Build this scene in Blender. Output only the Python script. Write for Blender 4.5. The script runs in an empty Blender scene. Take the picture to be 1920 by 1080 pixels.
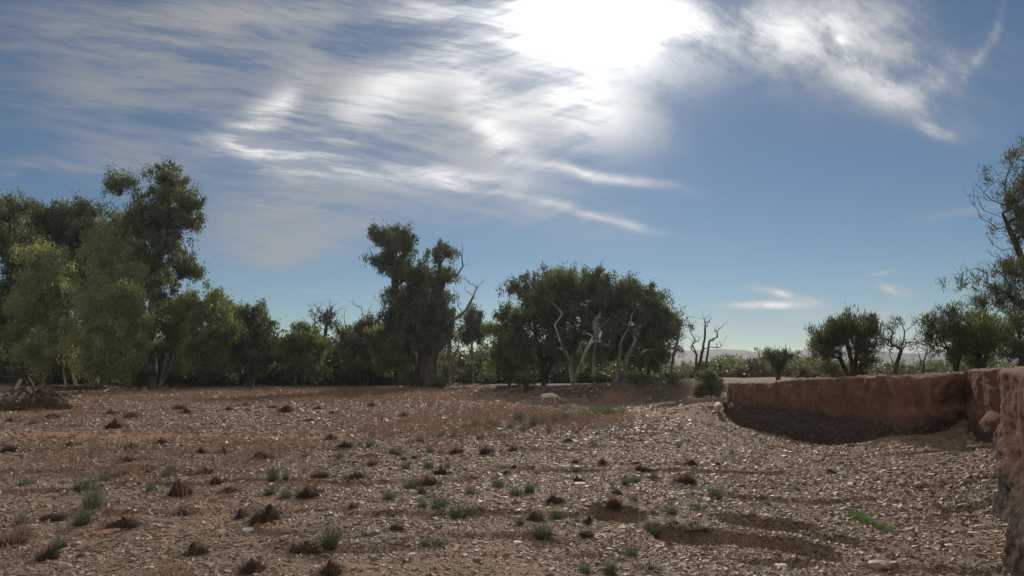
import bpy, math, random
import numpy as np
from mathutils import Vector
R = math.radians
sc = bpy.context.scene
C = sc.collection
random.seed(7)
RNG = np.random.default_rng(11)

# ------------------------------------------------------------------ camera
F, H = 1150.0, 3.2
PITCH = math.atan(152 / F)
cam = bpy.data.objects.new('camera', bpy.data.cameras.new('camera'))
C.objects.link(cam); sc.camera = cam
cam.data.sensor_width = 36; cam.data.lens = 36 * F / 1920
cam.location = (0, 0, H); cam.rotation_euler = (R(90) + PITCH, 0, 0)
cam.data.clip_start = 0.1; cam.data.clip_end = 9000
def ray(px, py):
    cx, cy = (px - 960) / F, (540 - py) / F
    return np.array([cx, math.cos(PITCH) - cy * math.sin(PITCH), math.sin(PITCH) + cy * math.cos(PITCH)])

# ------------------------------------------------------------------ view
sc.view_settings.view_transform = 'Standard'; sc.view_settings.look = 'None'
sc.view_settings.exposure = 0.1; sc.view_settings.gamma = 1.0
sc.render.engine = 'CYCLES'
sc.cycles.max_bounces = 6; sc.cycles.transparent_max_bounces = 6; sc.cycles.diffuse_bounces = 3
sc.cycles.use_denoising = True; sc.cycles.denoiser = 'OPENIMAGEDENOISE'

# ------------------------------------------------------------------ sun
sd = ray(1115, 12); sd = sd / np.linalg.norm(sd)
SUN_EL = math.asin(sd[2]); SUN_AZ = math.atan2(sd[0], sd[1])
sun = bpy.data.objects.new('sun', bpy.data.lights.new('sun', 'SUN'))
C.objects.link(sun); sun.data.energy = 3.75; sun.data.angle = R(1.2); sun.data.color = (1.0, 0.91, 0.78)
sun.rotation_euler = Vector((-sd[0], -sd[1], -sd[2])).to_track_quat('-Z', 'Y').to_euler()
sun.location = (30, 200, 150)

# ------------------------------------------------------------------ node helpers
class NT:
    def __init__(s, tree): s.t = tree; s.n = tree.nodes; s.l = tree.links
    def node(s, ty, ins=None, **kw):
        nd = s.n.new(ty)
        for k, v in kw.items(): setattr(nd, k, v)
        for k, v in (ins or {}).items(): s.set(nd.inputs[k], v)
        return nd
    def set(s, inp, v):
        if isinstance(v, Vl): s.l.new(v.s, inp)
        elif hasattr(v, 'is_output') or isinstance(v, bpy.types.NodeSocket): s.l.new(v, inp)
        else: inp.default_value = v
    def math(s, op, a, b=0.0, c=None, clamp=False):
        nd = s.n.new('ShaderNodeMath'); nd.operation = op; nd.use_clamp = clamp
        s.set(nd.inputs[0], a); s.set(nd.inputs[1], b)
        if c is not None: s.set(nd.inputs[2], c)
        return Vl(s, nd.outputs[0])
    def xyz(s, x, y, z=0.0):
        return s.node('ShaderNodeCombineXYZ', {0: x, 1: y, 2: z}).outputs[0]
    def noise(s, vec, scale, detail=4, rough=.55, lac=2.0, dist=0.0, out=0):
        nd = s.node('ShaderNodeTexNoise', {'Scale': scale, 'Detail': detail, 'Roughness': rough, 'Lacunarity': lac, 'Distortion': dist})
        if vec is not None: s.set(nd.inputs['Vector'], vec)
        return Vl(s, nd.outputs[out])
    def ramp(s, v, lo, hi):
        nd = s.node('ShaderNodeMapRange', {'Value': v, 'From Min': lo, 'From Max': hi}, interpolation_type='SMOOTHSTEP')
        return Vl(s, nd.outputs[0])
    def mix(s, f, a, b, blend='MIX'):
        nd = s.n.new('ShaderNodeMix'); nd.data_type = 'RGBA'; nd.blend_type = blend
        s.set(nd.inputs[0], f); s.set(nd.inputs[6], a if not isinstance(a, tuple) else (*a[:3], 1)); s.set(nd.inputs[7], b if not isinstance(b, tuple) else (*b[:3], 1))
        return Vl(s, nd.outputs[2])
    def attr(s, name, out='Fac'):
        nd = s.n.new('ShaderNodeAttribute'); nd.attribute_name = name
        return Vl(s, nd.outputs[out])
class Vl:
    def __init__(s, t, sock): s.t = t; s.s = sock
    def __add__(s, o): return s.t.math('ADD', s, o)
    __radd__ = __add__
    def __mul__(s, o): return s.t.math('MULTIPLY', s, o)
    __rmul__ = __mul__
    def __sub__(s, o): return s.t.math('SUBTRACT', s, o)
    def __rsub__(s, o): return s.t.math('SUBTRACT', o, s)
    def __truediv__(s, o): return s.t.math('DIVIDE', s, o)
    def exp(s): return s.t.math('EXPONENT', s)
    def clamp(s): return s.t.math('ADD', s, 0.0, clamp=True)
    def pw(s, p): return s.t.math('POWER', s, p)

# ------------------------------------------------------------------ world: sky + cirrus
def build_world():
    w = bpy.data.worlds.new('World'); sc.world = w; w.use_nodes = True
    t = NT(w.node_tree); t.n.clear()
    out = t.n.new('ShaderNodeOutputWorld'); bg = t.n.new('ShaderNodeBackground')
    bg.inputs['Strength'].default_value = 0.052
    sky = t.n.new('ShaderNodeTexSky'); sky.sky_type = 'NISHITA'; sky.sun_disc = False
    sky.sun_elevation = SUN_EL; sky.sun_rotation = SUN_AZ
    sky.air_density = 1.0; sky.dust_density = 0.1; sky.ozone_density = 2.0; sky.altitude = 200
    geo = t.n.new('ShaderNodeTexCoord'); sep = t.node('ShaderNodeSeparateXYZ', {0: geo.outputs['Generated']})
    x, y, z = (Vl(t, sep.outputs[i]) for i in range(3))
    yy = t.math('MAXIMUM', y, 0.08)
    u, v = x / yy, z / yy
    front = t.ramp(y, 0.05, 0.35)
    def uv(px, py):
        d = ray(px, py); return d[0] / d[1], d[2] / d[1]
    p0 = t.xyz(u, v, 0.0)
    wn = t.n.new('ShaderNodeTexNoise'); t.set(wn.inputs['Vector'], p0)
    wn.inputs['Scale'].default_value = 2.2; wn.inputs['Detail'].default_value = 3
    ws = t.node('ShaderNodeSeparateColor', {0: wn.outputs['Color']})
    wu, wv = Vl(t, ws.outputs[0]) - 0.5, Vl(t, ws.outputs[1]) - 0.5
    fn = t.n.new('ShaderNodeTexNoise'); t.set(fn.inputs['Vector'], p0)
    fn.inputs['Scale'].default_value = 9; fn.inputs['Detail'].default_value = 5; fn.inputs['Roughness'].default_value = .6
    fs = t.node('ShaderNodeSeparateColor', {0: fn.outputs['Color']})
    fu, fv = Vl(t, fs.outputs[0]) - 0.5, Vl(t, fs.outputs[1]) - 0.5
    U = u + wu * 0.13 + fu * 0.035
    V = v + wv * 0.07 + fv * 0.016
    def stroke(a, b, wd, s, k=1.0):
        (ax, ay), (bx, by) = uv(*a), uv(*b)
        cx, cy = (ax + bx) / 2, (ay + by) / 2
        dx, dy = bx - ax, by - ay; L = math.hypot(dx, dy); hx, hy = dx / L, dy / L
        hl, hw = L / 2 * 0.8, wd / F * 0.85
        q1 = (U * hx + (V * hy - (cx * hx + cy * hy))) * (1 / hl)
        q2 = (U * -hy + (V * hx - (-cx * hy + cy * hx))) * (1 / hw)
        return ((q1 * q1 + q2 * q2) * -1.0).exp() * s
    bright = [((900, 40), (1300, 40), 56, 3.2), ((930, 85), (1220, 80), 22, .8), ((1340, 50), (1800, 170), 85, .32), ((700, 20), (900, 30), 30, .5), ((380, 262), (660, 325), 34, 1.3), ((600, 322), (960, 340), 24, 1.1), ((560, 170), (450, 275), 40, .95),
              ((560, 300), (880, 60), 62, .62), ((800, 60), (1000, 330), 60, .42), ((930, 150), (1230, 250), 75, .5),
              ((900, 90), (1330, 130), 60, .6),
              ((960, 300), (1260, 350), 11, .6), ((900, 350), (1300, 440), 11, .5), ((860, 200), (1000, 300), 26, .25),
              ((1290, 60), (1720, 40), 70, .55), ((1560, 60), (1560, 130), 22, .6), ((1500, 110), (1800, 240), 42, .42),
              ((1640, 200), (1860, 90), 30, .4), ((1700, 235), (1780, 265), 14, .5), ((1800, 160), (1890, 0), 12, .35),
              ((1340, 570), (1560, 572), 11, .9), ((1400, 535), (1520, 562), 10, .75), ((1640, 530), (1740, 555), 12, .55),
              ((1780, 550), (1900, 552), 10, .45), ((1400, 600), (1800, 585), 16, .3), ((1600, 520), (1720, 500), 5, .35),
              ((560, 540), (680, 550), 5, .5), ((1000, 620), (1500, 610), 20, .2)]
    veil = [((-50, 60), (620, 90), 75, .5), ((-40, 180), (500, 170), 55, .38), ((100, 250), (420, 330), 60, .3), ((200, 30), (900, 20), 50, .45),
            ((380, 380), (760, 400), 70, .45), ((350, 470), (700, 470), 45, .38), ((-50, 300), (250, 310), 16, .25),
            ((0, 325), (40, 325), 10, .4), ((380, 230), (700, 250), 60, .4), ((900, 250), (1250, 180), 60, .5), ((700, 350), (1200, 420), 50, .25), ((1300, 40), (1850, 130), 120, .3),
            ((600, 240), (1150, 220), 120, .6), ((480, 130), (760, 160), 50, .5), ((1700, 420), (1900, 390), 10, .15)]
    G1 = None
    for s_ in bright: G1 = stroke(*s_) if G1 is None else G1 + stroke(*s_)
    G2 = None
    for s_ in veil: G2 = stroke(*s_) if G2 is None else G2 + stroke(*s_)
    def fib(ang, su, sv, off, rough=.62):
        c, s = math.cos(ang), math.sin(ang)
        return t.noise(t.xyz((U * c + V * s) * su, (V * c - U * s) * sv, off), 1.0, 7, rough)
    f1, f2, f3 = fib(R(-7), 2.6, 15, 0.3, .66), fib(R(22), 2.6, 13, 4.1, .66), fib(R(-34), 4.5, 12, 7.7, .68)
    g1, g2 = fib(R(-10), 7, 62, 1.3, .6), fib(R(16), 7, 48, 5.1, .6)
    f1 = f1 * .58 + g1 * .42; f2 = f2 * .58 + g2 * .42
    f4 = fib(0, 7, 8, 2.2)
    side = t.ramp(u, 0.1, 0.3)
    mid = t.ramp(u, -0.35, 0.0) * (1 - side)
    fibre = f1 * (1 - side) * (1 - mid * 0.5) + f2 * mid * 0.5 + (f3 * 0.5 + f4 * 0.5) * side
    fr = t.ramp(fibre, 0.40, 0.61)
    dens = (G1 * (0.35 + fr * 1.25) + G2 * (0.35 + fr * 1.9)) * front
    back = t.ramp(t.noise(geo.outputs['Generated'], 2.5, 5), .35, .65) * 2.5 * (1 - front) * t.ramp(z, 0.02, 0.2)  # unseen bright cloud behind the camera, added to fill camera-facing sides
    dens = (dens + back)
    dens = (1 - (dens * -1.4).exp())
    dot = x * float(sd[0]) + y * float(sd[1]) + z * float(sd[2])
    om = (1 - dot)
    # cloud radiance: forward scattering round the sun through thin cirrus; rear sky raised as added fill
    thick = (G1 * (fr * .8 + .2) * front).clamp()
    Lc = (5.6 + (om * -8.0).exp() * 4.0 + (om * -48.0).exp() * 6.0 + thick * (om * -1.0).exp() * 12.5 + thick * (om * -40.0).exp() * 6.5) + (1 - front) * 8.0
    cr, cg, cb = Lc * 1.0, Lc * 1.0, Lc * 0.99
    ccol = t.node('ShaderNodeCombineColor', {0: cr, 1: cg, 2: cb}).outputs[0]
    hsv = t.node('ShaderNodeHueSaturation', {'Saturation': .97, 'Value': .85, 'Color': sky.outputs[0]})
    blue = t.mix(1.0, hsv.outputs[0], (.83, .97, 1.05), 'MULTIPLY')
    col = t.mix(dens, blue, ccol)
    glow = ((om * -800.0).exp() * 40.0 + (om * -70.0).exp() * 2.0)
    gcol = t.node('ShaderNodeCombineColor', {0: glow, 1: glow, 2: glow}).outputs[0]
    fin = t.mix(1.0, col, gcol, 'ADD')
    t.set(bg.inputs['Color'], fin); t.l.new(bg.outputs[0], out.inputs[0])
    w.cycles.sampling_method = 'MANUAL'; w.cycles.sample_map_resolution = 512
build_world()

# ------------------------------------------------------------------ numeric noise
_T = np.random.default_rng(3).random((256, 256)).astype(np.float32)
def vnoise(x, y, sc_, seed=0):
    x = np.asarray(x, float) / sc_ + seed * 17.31; y = np.asarray(y, float) / sc_ + seed * 9.77
    xi, yi = np.floor(x).astype(np.int64), np.floor(y).astype(np.int64)
    fx, fy = x - xi, y - yi; fx = fx * fx * (3 - 2 * fx); fy = fy * fy * (3 - 2 * fy)
    a, b = _T[xi & 255, yi & 255], _T[(xi + 1) & 255, yi & 255]
    c, d = _T[xi & 255, (yi + 1) & 255], _T[(xi + 1) & 255, (yi + 1) & 255]
    return (a + (b - a) * fx + (c - a) * fy + (a - b - c + d) * fx * fy) * 2 - 1
def fbm(x, y, sc_, o=3, seed=0):
    r = 0; a = 1.0; s = 0
    for i in range(o): r = r + a * vnoise(x, y, sc_ / 2 ** i, seed + i); s += a; a *= .5
    return r / s
def sstep(a, b, x):
    t = np.clip((x - a) / (b - a), 0, 1); return t * t * (3 - 2 * t)

# ------------------------------------------------------------------ terrain function
def P(px, d): return ((px - 960) / 1160 * d, d)
#        (x, y)        top z  width
BANK = [((8.6, -30), 3.1, 3), ((7.6, 4), 3.15, .6), ((8.05, 9.0), 3.15, .5), ((9.5, 11), 3.15, .4),
        ((11.9, 14), 3.15, .4), ((15.0, 18), 3.15, .4), ((18.1, 22.5), 3.17, .35), ((20.1, 26.0), 3.17, .35), ((20.9, 27.6), 3.15, .5), ((21.1, 28.05), 3.1, .5), ((21.1, 28.4), 3.05, 1.0), ((20.7, 28.7), 3.0, .5),
        (P(1700, 27.3), 2.9, .75), (P(1650, 28.8), 2.85, .75), (P(1600, 31), 2.78, .75), (P(1540, 34), 2.65, .75), (P(1500, 36), 2.5, .75), (P(1450, 39), 2.35, .75),
        (P(1400, 42.5), 2.2, .55), (P(1372, 46), 2.15, .8), (P(1368, 50), 2.1, 2.0), (P(1352, 54), 2.0, 3.5), (P(1315, 57), 1.95, 4.5), (P(1275, 59.5), 1.95, 3.5),
        (P(1220, 60), 2.0, 2.4), (P(1120, 60), 1.85, 2.4), (P(1060, 64), 1.6, 2.4), (P(1000, 70), 1.3, 2.5), (P(940, 78), 1.0, 3), (P(880, 88), .9, 4),
        (P(820, 100), .8, 6), (P(700, 108), .75, 9), (P(560, 112), .75, 10), (P(430, 106), .8, 10), (P(300, 98), .85, 8), (P(180, 90), .8, 7), (P(60, 80), .9, 6),
        (P(-60, 72), 1.0, 5), ((-66, 50), 1.2, 5), ((-60, 10), 1.5, 5), ((-45, -30), 1.5, 5)]
BX = np.array([b[0][0] for b in BANK]); BY = np.array([b[0][1] for b in BANK])
BZ = np.array([b[1] for b in BANK]); BW = np.array([b[2] for b in BANK])
def ground_hit_flat(px, py, z=0.0):
    d = ray(px, py); t = (z - H) / d[2]; return d[0] * t, d[1] * t
PITS = [  # px, py of the middle, half width m, half depth m, depth m, tilt
    (1155, 978, 0.62, .45, .44, -.05), (1395, 1018, 1.75, .75, .66, -.30), (1445, 978, 1.1, .55, .32, -.22), (1560, 1000, .6, .35, .12, -.4), (1308, 770, 3.2, 1.5, .8, -.1), (1228, 761, 2.8, 1.2, .45, 0)]
PITS = [(*ground_hit_flat(a, b, -.1), c, d, e, f) for a, b, c, d, e, f in PITS]
def bank_dist(x, y):
    best = np.full(x.shape, 1e9); zt = np.zeros(x.shape); wd = np.ones(x.shape); inside = np.zeros(x.shape, bool)
    n = len(BX)
    for i in range(n):
        x0, y0, x1, y1 = BX[i], BY[i], BX[(i + 1) % n], BY[(i + 1) % n]
        dx, dy = x1 - x0, y1 - y0
        t = np.clip(((x - x0) * dx + (y - y0) * dy) / (dx * dx + dy * dy), 0, 1)
        dd = np.hypot(x - x0 - t * dx, y - y0 - t * dy)
        m = dd < best
        best = np.where(m, dd, best); zt = np.where(m, BZ[i] + (BZ[(i + 1) % n] - BZ[i]) * t, zt)
        wd = np.where(m, BW[i] + (BW[(i + 1) % n] - BW[i]) * t, wd)
        if abs(dy) > 1e-9:
            c = ((y0 > y) != (y1 > y)) & (x < dx * (y - y0) / dy + x0); inside ^= c
    return np.where(inside, -best, best), zt, wd
def terrain(x, y, full=False):
    x = np.asarray(x, float); y = np.asarray(y, float)
    # far plateau keeps the level of its bank, out to a gentle plain
    jag = fbm(x, y, 1.6, 4, 5) * .28 + fbm(x, y, 7, 2, 9) * .5
    calm = sstep(.3, 2.0, np.abs(x - 20) / 30 + 0)  # kept for clarity of scale
    s, zt, wd = bank_dist(x, y)
    steep = np.exp(-np.maximum(wd - .5, 0) * .5)
    s = s + jag * (.30 + .9 * (1 - steep)) + fbm(x, y, 2.4, 2, 21) * .24 * steep
    und = fbm(x, y, 9, 3, 1) * .13 + fbm(x, y, 1.3, 3, 2) * .055 + fbm(x, y, .35, 2, 3) * .016
    # the stony bar on the left stands a little above the channel on the right
    edge = (x - (6.5 + (y - 45) * .10)) + fbm(x, y, 8, 2, 12) * 3
    bar = .26 * (1 - sstep(-2.5, 2.5, edge)) * sstep(16, 34, y)
    ch = -.30 * np.exp(-((x - (8.5 + (y - 12) * .33)) / 3.2) ** 2) * sstep(60, 30, y) * sstep(3, 14, y)
    z = und + bar + ch
    # terraces of washed gravel near the camera
    tr = fbm(x * .6, y * 1.6, 3.0, 3, 31)
    z = z + .10 * sstep(.05, .16, tr) * sstep(40, 20, y)
    # talus against the right-hand wall
    right = sstep(31, 27, y) * sstep(6, 12, x)
    z = z + right * (.45 * np.exp(-np.maximum(-s, 0) / 1.6) + .12 * np.exp(-np.maximum(-s, 0) / 5))
    cone = np.hypot((x - 20.3) * .9, (y - 27.9))
    z = z + .75 * np.exp(-(cone / 1.2) ** 1.5)
    far = sstep(30, 34, y) * sstep(10, 14, x) * sstep(48, 44, y)
    z = z - sstep(27, 30, y) * sstep(10, 13, x) * sstep(48, 42, y) * .50 * np.exp(-(np.maximum(-s, 0) / 5) ** 2)
    # rubble fan in the gully mouth
    gx, gy = P(1352, 50)
    z = z + .9 * np.exp(-(((x - gx) / 4.5) ** 2 + ((y - gy) / 4) ** 2)) * (s < 1)
    # scour pits with a steep far side
    for cx, cy, a, b, dp, tl in PITS:
        dx = (x - cx); dy = (y - cy) - tl * dx + fbm(x, y, .7, 4, 41) * .30
        aa = np.clip(1 - (np.abs(dx) / a) ** 3, 0, 1)
        bb = dy / b
        prof = sstep(-1.3, .55, bb) * (1 - sstep(.62, .86, bb))
        z = z - dp * aa * prof * (1 + .35 * fbm(x, y, .3, 3, 43)) + .05 * aa * prof * fbm(x, y, .12, 2, 44) + .10 * aa * np.exp(-((bb - 1.05) / .25) ** 2)
    z = z + fbm(x, y, 1.8, 4, 81) * .22 * sstep(50, 58, y)* sstep(-6, -1, s)
    # plateau
    flat = zt + .12 * fbm(x, y, 6, 3, 51) * sstep(.5, 3, s) + .35 * fbm(x, y, 60, 2, 52) * sstep(10, 80, s)
    # the rear ground keeps rising very slightly to the plain
    k = sstep(0, 1, s / wd)
    lip = (.05 + .16 * fbm(x, y, 1.1, 3, 55)) * np.exp(-((s - wd) / .6) ** 2)
    zz = z + (flat + lip - z) * k + fbm(x, y, 1.4, 3, 82) * .25 * (k * (1 - k) * 4) * (wd > 1.0)
    r = np.hypot(x, y)
    zz = zz + sstep(150, 900, r) * 1.0
    if full:
        stones = 1 - sstep(.25, .8, k)
        return zz, s, k, wd, edge
    return zz
def tz(x, y): return float(terrain(np.array([float(x)]), np.array([float(y)]))[0])
def hit(px, py, lo=6, hi=260):
    d = ray(px, py); ts = np.exp(np.linspace(math.log(lo), math.log(hi), 1500))
    X, Y, Z = d[0] * ts, d[1] * ts, H + d[2] * ts
    g = terrain(X, Y); i = np.argmax(Z <= g)
    return (float(X[i]), float(Y[i]), float(g[i])) if Z[i] <= g[i] else (float(X[-1]), float(Y[-1]), float(g[-1]))

# ------------------------------------------------------------------ mesh helpers
def mesh(name, V_, Fc, mats=None, attrs=None, smooth=False, mat_idx=None):
    V_ = np.ascontiguousarray(V_, dtype=np.float32); me = bpy.data.meshes.new(name)
    if isinstance(Fc, np.ndarray): Fc = [Fc]
    Fc = [f for f in Fc if len(f)]
    tot = sum(len(f) for f in Fc); loops = np.concatenate([f.ravel() for f in Fc]).astype(np.int32)
    lt = np.concatenate([np.full(len(f), f.shape[1], np.int32) for f in Fc]); ls = np.concatenate([[0], np.cumsum(lt)[:-1]]).astype(np.int32)
    me.vertices.add(len(V_)); me.vertices.foreach_set('co', V_.ravel())
    me.loops.add(len(loops)); me.loops.foreach_set('vertex_index', loops)
    me.polygons.add(tot); me.polygons.foreach_set('loop_start', ls); me.polygons.foreach_set('loop_total', lt)
    me.polygons.foreach_set('use_smooth', np.full(tot, smooth))
    for m in (mats or []): me.materials.append(m)
    if mat_idx is not None: me.polygons.foreach_set('material_index', np.asarray(mat_idx, np.int32))
    me.update(calc_edges=True)
    for k, (dom, arr) in (attrs or {}).items():
        a = me.attributes.new(k, 'FLOAT', dom); a.data.foreach_set('value', np.asarray(arr, np.float32))
    return me
def obj(name, me, parent=None, loc=None):
    o = bpy.data.objects.new(name, me); C.objects.link(o)
    if parent is not None: o.parent = parent
    if loc is not None: o.location = loc
    return o
def tag(o, label=None, cat=None, group=None, kind=None):
    if label: o['label'] = label
    if cat: o['category'] = cat
    if group: o['group'] = group
    if kind: o['kind'] = kind
    return o
def empty(name, loc): return obj(name, None, None, loc)

# ------------------------------------------------------------------ materials
def mat(name):
    m = bpy.data.materials.new(name); m.use_nodes = True
    t = NT(m.node_tree); b = t.n['Principled BSDF']; b.inputs['Specular IOR Level'].default_value = .3
    return m, t, b
def ground_mat():
    m, t, b = mat('creek_earth')
    co = t.n.new('ShaderNodeTexCoord').outputs['Object']
    sep = t.node('ShaderNodeSeparateXYZ', {0: co}); X, Y, Z = (Vl(t, sep.outputs[i]) for i in range(3))
    n1 = t.noise(co, 22, 5, .65); n2 = t.noise(co, 1.1, 4); n3 = t.noise(co, 70, 3, .6); n4 = t.noise(co, .16, 3)
    grav = t.mix(t.ramp(n1, .38, .62), (.11, .073, .048), (.23, .158, .108))
    grav = t.mix(t.ramp(n3, .55, .72), grav, (.35, .27, .20))
    sand = t.mix(n1, (.20, .098, .052), (.31, .165, .095))
    col = t.mix(t.ramp(n2, .45, .7) * .42, grav, sand)
    col = t.mix(t.attr('sand'), col, sand)
    moss = t.ramp(n2, .45, .65) * t.attr('moss')
    col = t.mix(moss * .6, col, (.075, .09, .04))
    # plateau: bare orange flat with grey litter; tree shade painted in as a darker tone
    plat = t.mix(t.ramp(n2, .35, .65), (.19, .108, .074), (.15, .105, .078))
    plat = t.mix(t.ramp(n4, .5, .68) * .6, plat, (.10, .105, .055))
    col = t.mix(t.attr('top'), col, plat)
    col = t.mix(t.attr('litter_shade'), col, t.mix(n1, (.035, .028, .022), (.10, .078, .06)))
    # cliff: red earth above, grey cobble conglomerate low down, runoff streaks
    st = t.noise(t.xyz(X * 1.7, Y * 1.7, Z * .9), 1.0, 7, .70, 2.2, .5)
    st2 = t.noise(t.xyz(X * 6.0, Y * 6.0, Z * 2.0), 1.0, 5, .65, 2.0, .6)
    red = t.mix(t.ramp(st, .35, .68), (.14, .070, .044), (.235, .12, .078))
    red = t.mix(t.ramp(st2, .57, .70) * .4, red, (.30, .18, .115))
    cob = t.node('ShaderNodeTexVoronoi', {'Vector': co, 'Scale': 5.5, 'Randomness': 1.0})
    cd = Vl(t, cob.outputs['Distance'])
    cong = t.mix(t.ramp(cd, .15, .55), (.125, .092, .075), (.065, .045, .036))
    lay = t.ramp(Z + n2 * .9 + st * .5, 2.05, 1.35)
    cl = t.mix(lay, red, cong)
    hb = t.noise(t.xyz(X * .5, Y * .5, Z * 9), 1.0, 3)
    cl = t.mix(t.ramp(hb, .55, .7) * .35, cl, (.12, .06, .04))
    col = t.mix(t.attr('cliff'), col, cl)
    t.set(b.inputs['Base Color'], col); b.inputs['Roughness'].default_value = .9; b.inputs['Specular IOR Level'].default_value = .12
    bm = t.node('ShaderNodeBump', {'Strength': .75, 'Distance': .03, 'Height': n1 + n3 * .5})
    vr = t.noise(t.xyz(X * 4.5, Y * 4.5, Z * .22), 1.0, 4, .6)
    hgt = (vr * .45 + st * 1.3 + st2 * .8 + hb * .4 + n1 * .5 + (1 - cd) * lay * 1.2)
    bm2 = t.node('ShaderNodeBump', {'Strength': t.attr('cliff') * .7, 'Distance': .10, 'Height': hgt, 'Normal': bm.outputs[0]})
    t.l.new(bm2.outputs[0], b.inputs['Normal'])
    return m
def stone_mat(name, cols, rough=.6, rnd=True):
    m, t, b = mat(name)
    rn = Vl(t, t.n.new('ShaderNodeObjectInfo').outputs['Random'])
    cr = t.n.new('ShaderNodeValToRGB'); cr.color_ramp.interpolation = 'LINEAR'
    e = cr.color_ramp.elements
    while len(e) < len(cols): e.new(.5)
    for i, c in enumerate(cols): e[i].position = i / (len(cols) - 1); e[i].color = (*c, 1)
    t.set(cr.inputs[0], rn)
    co = t.n.new('ShaderNodeTexCoord').outputs['Object']
    n = t.noise(co, 3.5, 4, .6)
    col = t.mix(t.ramp(n, .3, .75), cr.outputs[0], (.5, .5, .5), 'OVERLAY')
    col = t.mix(t.ramp(n, .6, .8) * .5, col, (.20, .11, .07))
    t.set(b.inputs['Base Color'], col); b.inputs['Roughness'].default_value = rough; b.inputs['Specular IOR Level'].default_value = .3
    bm = t.node('ShaderNodeBump', {'Strength': .35, 'Distance': .02, 'Height': t.noise(co, 14, 3)})
    t.l.new(bm.outputs[0], b.inputs['Normal'])
    return m
def leaf_mat(name, c0, c1, tr=.4, trc=None, rough=.5):
    m, t, b = mat(name)
    a = t.attr('tint'); co = t.n.new('ShaderNodeTexCoord').outputs['Object']
    n = t.noise(co, .35, 3)
    col = t.mix((a * 1.7 + n * .9 - .85).clamp(), c0, c1)
    t.set(b.inputs['Base Color'], col); b.inputs['Roughness'].default_value = rough
    tl = t.node('ShaderNodeBsdfTranslucent', {'Color': t.mix(1.0, col, trc or (1.5, 1.6, .8), 'MULTIPLY')})
    mx = t.node('ShaderNodeMixShader', {0: tr, 1: b.outputs[0], 2: tl.outputs[0]})
    t.l.new(mx.outputs[0], t.n['Material Output'].inputs[0])
    return m
def bark_mat(name, c0, c1, s=2.0):
    m, t, b = mat(name)
    co = t.n.new('ShaderNodeTexCoord').outputs['Object']
    sep = t.node('ShaderNodeSeparateXYZ', {0: co}); X, Y, Z = (Vl(t, sep.outputs[i]) for i in range(3))
    n = t.noise(t.xyz(X * s, Y * s, Z * s * .3), 1.0, 5, .6)
    t.set(b.inputs['Base Color'], t.mix(t.ramp(n, .35, .65), c0, c1)); b.inputs['Roughness'].default_value = .9; b.inputs['Specular IOR Level'].default_value = .1
    bm = t.node('ShaderNodeBump', {'Strength': .5, 'Distance': .05, 'Height': n}); t.l.new(bm.outputs[0], b.inputs['Normal'])
    return m
M_G = ground_mat()
M_STONE = stone_mat('creek_stone', [(.10, .066, .043), (.20, .14, .093), (.26, .19, .132), (.17, .10, .062), (.30, .23, .16), (.13, .092, .062), (.25, .145, .09), (.20, .142, .097)], .6)
M_LEAF = {
    'gum': leaf_mat('gum_leaf', (.045, .056, .032), (.14, .15, .082), .42),
    'pale': leaf_mat('pale_gum_leaf', (.16, .17, .10), (.30, .305, .18), .55),
    'fresh': leaf_mat('fresh_gum_leaf', (.075, .095, .042), (.18, .20, .085), .48),
    'olive': leaf_mat('olive_leaf', (.075, .082, .045), (.13, .135, .072), .38),
    'brown': leaf_mat('brown_leaf', (.075, .055, .038), (.13, .095, .06), .25),
    'mulga': leaf_mat('mulga_leaf', (.055, .062, .035), (.11, .115, .062), .3)}
M_BARK = {'pale': bark_mat('pale_bark', (.17, .145, .12), (.36, .32, .27)), 'dark': bark_mat('dark_bark', (.045, .035, .028), (.095, .075, .06)),
          'grey': bark_mat('grey_dead_wood', (.13, .115, .10), (.26, .23, .20))}

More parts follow.
